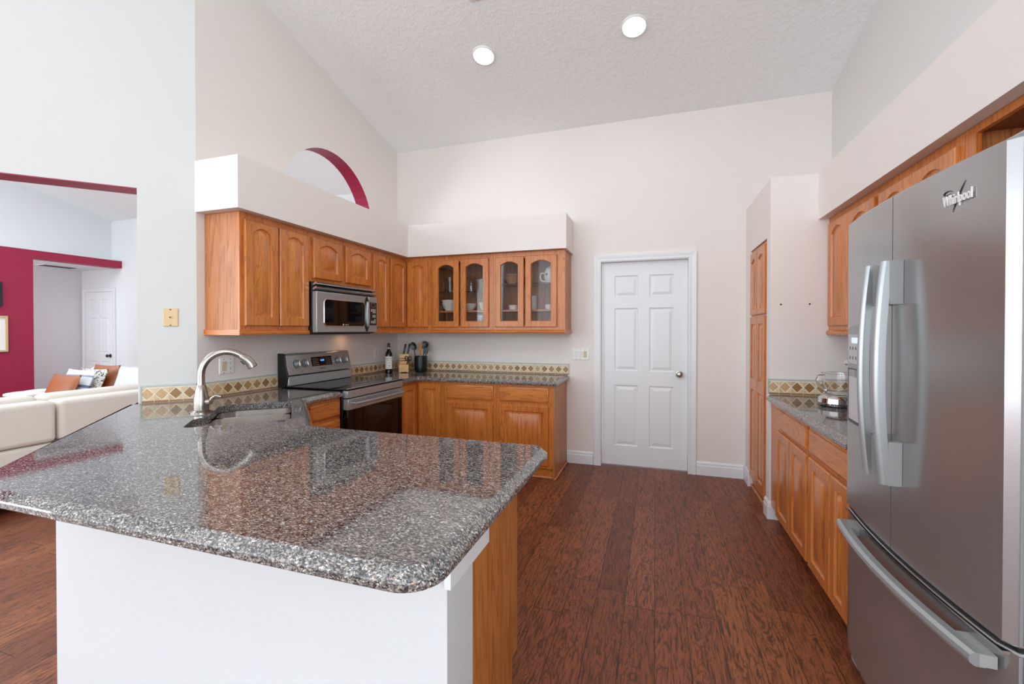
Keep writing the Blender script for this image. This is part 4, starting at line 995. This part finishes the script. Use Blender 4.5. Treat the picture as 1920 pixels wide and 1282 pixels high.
GS, GS2 = 1.7685, 1.8365
pt = thing('glass_pitcher', 'clear glass pitcher on the glass shelf behind the leftmost door', 'pitcher', (-2.12, 4.32, GS))
obj('pitcher_body', MB().lathe([(.032, 0), (.036, .004), (.034, .05), (.040, .13), (.044, .17), (.041, .17), (.037, .13), (.031, .05), (.028, .01), (0, .008)], (-2.12, 4.32, GS), 28), M['glass'], pt)
obj('handle', MB().tube([(-2.165, 4.32, GS+.15), (-2.195, 4.32, GS+.135), (-2.195, 4.32, GS+.06), (-2.155, 4.32, GS+.04)], .006, 10), M['glass'], pt)
tag(lathe_obj('glass_jar', [(.055, 0), (.065, .006), (.07, .06), (.06, .12), (.045, .145), (.05, .16), (.046, .16), (.041, .145), (.056, .12), (.066, .06), (.06, .01), (0, .008)], Vector((-1.87, 4.32, GS)), M['glass']), 'round clear glass jar on the glass shelf behind the second door', 'jar')
tag(lathe_obj('drinking_glass', [(.03, 0), (.034, .004), (.038, .12), (.035, .12), (.031, .01), (0, .008)], Vector((-1.72, 4.33, GS)), M['glass']), 'tall clear drinking glass right of the round jar', 'glass')
tag(lathe_obj('wooden_bowl', [(.06, 0), (.062, .004), (.105, .08), (.115, .10), (.108, .10), (.095, .078), (.055, .012), (0, .01)], Vector((-1.39, 4.315, GS2)), M['bowlwood']), 'flared wooden bowl on the upper shelf behind the third glass door', 'bowl')
tag(lathe_obj('ramekin', [(.045, 0), (.05, .004), (.054, .045), (.056, .05), (.052, .05), (.048, .045), (.045, .008), (0, .007)], Vector((-1.385, 4.30, WS)), M['ceramic']), 'small white fluted ramekin behind the third glass door', 'dish')
cup = [(.034, 0), (.038, .003), (.044, .07), (.041, .07), (.035, .008), (0, .007)]
tag(lathe_obj('white_cup', [(.046, 0), (.048, .003), (.050, .07), (.047, .07), (.044, .008), (0, .007)], Vector((-1.188, 4.31, WS)), M['ceramic']), 'lower white cup of the pair behind the rightmost glass door', 'cup', 'stacked white cups')
tag(lathe_obj('white_cup', [(.046, 0), (.048, .003), (.050, .07), (.047, .07), (.044, .008), (0, .007)], Vector((-1.188, 4.31, WS+.071)), M['ceramic']), 'upper white cup of the pair behind the rightmost glass door', 'cup', 'stacked white cups')
tag(lathe_obj('small_dish', [(.035, 0), (.04, .004), (.046, .05), (.043, .05), (.036, .008), (0, .007)], Vector((-1.01, 4.30, WS)), M['ceramic']), 'small white dish at the right end of the lower wooden shelf', 'dish')
mg = thing('white_mug', 'large white mug with a red mark on the top right glass shelf', 'mug', (-1.0, 4.31, GS2))
obj('mug_body', MB().lathe([(.05, 0), (.052, .004), (.055, .03), (.068, .06), (.064, .11), (.048, .15), (.02, .175), (.0, .18)], (-1.0, 4.31, GS2), 28), M['ceramic'], mg)
obj('handle', MB().tube([(-1.055, 4.30, GS2+.105), (-1.095, 4.29, GS2+.10), (-1.105, 4.29, GS2+.06), (-1.09, 4.29, GS2+.025), (-1.05, 4.30, GS2+.018)], .008, 12), M['ceramic'], mg)
obj('red_mark', MB().lathe([(.012, 0), (.008, .004), (0, .005)], (0, 0, 0), 14, 0, lambda x, y, z: Vector((-1.025+x, 4.31-.063-z*.6, GS2+.085+y))), M['red'], mg)

# ------------------------------------------------------------------ switches, outlets, anchors
def plate(T, u0, u1, z0, z1, name, label, cat, mat=None):
    t = thing(name, label, cat, T((u0+u1)/2, z0, 0))
    m = MB(); m.rings([[T(a, b, d) for a, b in ((u0+s, z0+s), (u1-s, z0+s), (u1-s, z1-s), (u0+s, z1-s))] for s, d in ((0, .0005), (0, .003), (.004, .006))])
    obj('plate', m, mat or M['white'], t, smooth=0); return t
def rocker(T, u, z, t, mat):
    o = obj('rocker', MB().rings([[T(u+a*.0165, z+b*.033, d+(.004 if b > 0 else 0)) for a, b in ((-1, -1), (1, -1), (1, 1), (-1, 1))] for d in (.006, .009)]), mat, t, smooth=0)
def screws(T, us, z0, z1, t):
    m = MB()
    for u in us:
        for z in (z0, z1): m.lathe([(.003, 0), (.003, .001), (0, .001)], (0, 0, 0), 10, 0, lambda x, y, d, u=u, z=z: T(u+x, z+y, .006+d))
    obj('screws', m, M['darkgrey'], t)
def duplex(T, u, z, t, mat):
    m = MB()
    for s in (-1, 1):
        zc = z+s*.0195; o = obj('receptacle', MB().rings([[T(u+a, zc+b, d) for a, b in ((-.014, -.010), (-.010, -.014), (.010, -.014), (.014, -.010), (.014, .010), (.010, .014), (-.010, .014), (-.014, .010))] for d in (.006, .0078)]), mat, t, smooth=0)
        obj('slots', MB().box((u-.0075, zc-.001, .0078), (u-.0045, zc+.009, .0082), T).box((u+.0045, zc-.001, .0078), (u+.0075, zc+.008, .0082), T).box((u-.0025, zc-.009, .0078), (u+.0025, zc-.004, .0082), T), M['ink'], o, smooth=0)
TW = FX(LX)
t = plate(TW, 2.262, 2.376, 1.060, 1.171, 'switch_outlet_plate', 'white wall plate with almond switch and outlet, behind the faucet', 'outlet'); rocker(TW, 2.295, 1.1155, t, M['almond']); duplex(TW, 2.345, 1.1155, t, M['white']); screws(TW, (2.295, 2.345), 1.068, 1.163, t)
t = plate(TW, 4.030, 4.104, 1.062, 1.175, 'wall_outlet', 'white duplex outlet on the left wall near the wine bottle', 'outlet'); duplex(TW, 4.067, 1.118, t, M['white']); screws(TW, (4.067,), 1.1183, 1.1187, t)
TBW = FYN(BY)
t = plate(TBW, -.812, -.640, 1.062, 1.180, 'light_switch', 'white three gang switch plate left of the white door', 'switch')
for u, mm in ((-.772, M['white']), (-.726, M['white']), (-.680, M['almond'])): rocker(TBW, u, 1.121, t, mm)
screws(TBW, (-.772, -.726, -.680), 1.070, 1.172, t)
TDW = lambda u, z, d: TD(u, z, d)
t = plate(TDW, .098, .178, 1.392, 1.510, 'phone_jack', 'beige phone jack plate on the diagonal wall right of the opening', 'wall jack', M['beige'])
obj('jack', MB().lathe([(.011, .006), (.011, .009), (0, .009)], (0, 0, 0), 16, 0, lambda x, y, d: TDW(.140+x, 1.452+y, d)), M['beige'], t)
obj('socket', MB().prism([(.134, 1.455), (.146, 1.455), (.140, 1.444)], .009, .0098, TDW), M['ink'], t, smooth=0)
obj('screws', MB().box((.134, 1.498, .006), (.144, 1.504, .008), TDW).box((.134, 1.398, .006), (.144, 1.403, .008), TDW), M['darkgrey'], t, smooth=0)
for u, lab in ((.858, 'left small dark wall anchor on the pantry side wall'), (1.036, 'right small dark wall anchor on the pantry side wall')):
    f = FYN(3.6); tag(obj('wall_anchor', MB().lathe([(.006, .0003), (.006, .003), (0, .003)], (0, 0, 0), 12, 0, lambda x, y, d, u=u: f(u+x, 1.553+y, d)), M['ink']), lab, 'anchor', 'wall anchors')

# ------------------------------------------------------------------ ceiling lights and vent
cn = Vector((0, -.247, -1)).normalized(); cu = Vector((1, 0, 0)); cv = cn.cross(cu)
for (x, y, lab) in ((-1.386, 3.47, 'round recessed ceiling light nearer the left wall'), (-.160, 3.487, 'round recessed ceiling light above the white door side')):
    o = Vector((x, y, CZ(y))); f = lambda a, b, d, o=o: o+cu*a+cv*b+cn*d
    t = thing('ceiling_light', lab, 'ceiling light', o, 'recessed ceiling lights')
    obj('trim_ring', MB().lathe([(.098, .0005), (.096, .010), (.089, .014), (.084, .012), (.084, .0005)], (0, 0, 0), 40, 0, f, cap=False), M['white'], t)
    obj('lens', MB().lathe([(.0835, .004), (.082, .011), (.05, .015), (0, .016)], (0, 0, 0), 40, 0, f), M['lamp'], t)
    l = bpy.data.lights.new('lamp_light', 'AREA'); l.shape = 'DISK'; l.size = .13; l.energy = 2.2; l.color = (1, .95, .9)
    lo = bpy.data.objects.new('lamp_light', l); C.objects.link(lo); lo.parent = t; lo.location = cn*.03; lo.rotation_euler = (-math.atan(.247), 0, 0)
o = Vector((-1.16, 2.90, CZ(2.90))); f = lambda a, b, d: o+cu*a+cv*b+cn*d
t = thing('ceiling_vent', 'white louvred ceiling vent at the upper edge of view', 'vent', o)
obj('frame', MB().box((-.15, -.11, .0005), (.15, -.09, .012), f).box((-.15, .09, .0005), (.15, .11, .012), f).box((-.15, -.09, .0005), (-.13, .09, .012), f).box((.13, -.09, .0005), (.15, .09, .012), f), M['white'], t, bevel=.003)
for k in range(6): obj('slat', MB().box((-.13, -.08+k*.03, .001), (.13, -.062+k*.03, .010), f), M['white'], t, smooth=0)

# ------------------------------------------------------------------ living room
SX = -4.53
def sofa(y0, y1, label, backs):
    t = thing('sofa_section', label, 'sofa', (SX-.48, (y0+y1)/2, 0))
    obj('base', MB().box((SX-.98, y0+.004, .06), (SX-.012, y1-.004, .478)), M['sofa'], t, bevel=.03, seg=3)
    obj('back', MB().box((SX-.20, y0+.002, .482), (SX, y1-.002, .805)), M['sofa'], t, bevel=.035, seg=4)
    n = backs; w = (y1-y0)/n
    for k in range(n):
        obj('seat_cushion', MB().box((SX-.97, y0+k*w+.006, .481), (SX-.22, y0+(k+1)*w-.006, .60)), M['sofa'], t, bevel=.04, seg=3)
        obj('back_cushion', MB().box((SX-.40, y0+k*w+.008, .602), (SX-.205, y0+(k+1)*w-.008, .840)), M['sofa'], t, bevel=.05, seg=3)
    for dx in (-.9, -.08):
        for yy in (y0+.08, y1-.08): obj('leg', MB().lathe([(.02, 0), (.025, .06)], (SX+dx, yy, 0), 12), M['darkgrey'], t)
sofa(.55, 2.192, 'cream sofa section nearest the opening left edge', 2)
sofa(2.204, 3.00, 'cream sofa section with throw pillows leaning behind its back', 1)
t = thing('sofa_section', 'white return section of the sofa with tall back cushions', 'sofa', (-5.8, 3.45, 0))
obj('base', MB().box((-7.0, 3.012, .06), (-4.6, 3.9, .478)), M['sofaw'], t, bevel=.03, seg=3)
obj('back', MB().box((-7.0, 3.902, .06), (-4.6, 4.05, .82)), M['sofaw'], t, bevel=.035, seg=3)
for a, b in ((-6.98, -5.81), (-5.79, -4.62)):
    obj('seat_cushion', MB().box((a, 3.02, .482), (b, 3.66, .60)), M['sofaw'], t, bevel=.04, seg=3)
    obj('back_cushion', MB().box((a+.01, 3.67, .605), (b-.01, 3.895, .900)), M['sofaw'], t, bevel=.07, seg=4)
def pillow(name, lab, loc, size, rot, mat, back=None):
    w, h, tk = size; n = 12; m = MB()
    for s in (-1, 1):
        vs, fs = [], []
        for i in range(n+1):
            for j in range(n+1):
                a, b = 2*i/n-1, 2*j/n-1; bul = ((1-a*a)*(1-b*b))**.42
                pinch = 1-.06*(1-abs(a))*(abs(b) > .8)-.0
                vs.append((s*tk/2*bul, a*w/2*(1-.05*(1-b*b) if abs(a) > .9 else 1), b*h/2*(1-.05*(1-a*a) if abs(b) > .9 else 1)))
        for i in range(n):
            for j in range(n): q = i*(n+1)+j; fs.append((q, q+1, q+n+2, q+n+1))
        m.add(vs, fs, 0 if s > 0 or back is None else 1)
    o = obj(name, m, [mat] if back is None else [mat, back], org=(0, 0, 0), smooth=60)
    o.location = loc; o.rotation_euler = rot; return tag(o, lab, 'pillow')
for nm, lab, y, w, h, mt in (('throw_pillow', 'tan leather pillow leftmost on the cream sofa', 2.50, .40, .38, [M['leather']]), ('throw_pillow', 'blue and white striped pillow next to the tan leather one', 2.60, .40, .42, [M['striped']]),
                            ('throw_pillow', 'grey floral pillow with brown back on the cream sofa', 2.70, .40, .42, [M['leather'], M['floral']]), ('throw_pillow', 'brown pillow peeking up behind the floral pillow', 2.80, .38, .45, [M['leather']])):
    pillow(nm, lab, (-5.14, y, .602+h*.5*.95), (w, h, .085), (0, math.radians(20), math.radians(90)), *mt)
t = thing('side_table', 'round white side table before the crimson wall', 'table', (-6.55, 2.95, 0))
obj('tabletop', MB().lathe([(.20, .660), (.21, .664), (.21, .680), (.20, .684), (0, .684)], (-6.55, 2.95, 0), 36), M['white'], t)
obj('stem', MB().lathe([(.02, .02), (.02, .66)], (-6.55, 2.95, 0), 14), M['white'], t); obj('foot', MB().lathe([(.15, 0), (.15, .012), (.03, .02)], (-6.55, 2.95, 0), 28), M['white'], t)
tag(obj('tray', MB().lathe([(.10, .6845), (.11, .70), (.105, .70), (.098, .688), (0, .688)], (-6.53, 3.0, 0), 28), M['white'], org=(-6.53, 3.0, .6845)), 'small white tray lying on the round side table', 'tray')
def picture(y0, y1, z0, z1, name, lab, fm, fw=.025):
    t = thing(name, lab, 'picture', (-8.81, (y0+y1)/2, z0)); T = FX(-8.8195)
    obj('frame', MB().box((y0, z0, .0), (y1, z0+fw, .025), T).box((y0, z1-fw, .0), (y1, z1, .025), T).box((y0, z0+fw, 0), (y0+fw, z1-fw, .025), T).box((y1-fw, z0+fw, 0), (y1, z1-fw, .025), T), fm, t, smooth=0)
    obj('mat_board', MB().box((y0+fw, z0+fw, .002), (y1-fw, z1-fw, .010), T), M['paper'], t, smooth=0)
picture(3.30, 3.72, 1.06, 1.57, 'framed_picture', 'pale framed picture on the crimson wall at the left edge', M['goldframe'])
picture(3.25, 3.665, 1.70, 2.05, 'framed_picture', 'dark framed picture high on the crimson wall at the left edge', M['black'])
t = thing('ceiling_vent', 'long white vent in the low ceiling beyond the crimson wall', 'vent', (-9.45, 4.65, 2.44))
obj('frame', MB().box((-9.62, 4.40, 2.428), (-9.40, 4.85, 2.4395)), M['white'], t, smooth=0)
for k in range(4): obj('slat', MB().box((-9.60+k*.05, 4.42, 2.422), (-9.575+k*.05, 4.83, 2.4275)), M['darkgrey'], t, smooth=0)

# ------------------------------------------------------------------ groups of repeats
for o in list(C.objects):
    if o.parent or 'label' not in o or 'group' in o: continue
    for k, g in (('upper_cabinet', 'oak wall cabinets'), ('base_cabinet', 'oak base cabinets'), ('granite_countertop', 'granite countertops'), ('tile_backsplash', 'stone tile backsplashes'),
                 ('sofa_section', 'sectional sofa pieces'), ('throw_pillow', 'throw pillows on the sofa'), ('framed_picture', 'pictures on the crimson wall'), ('ceiling_vent', 'ceiling vents')):
        if o.name.startswith(k): o['group'] = g
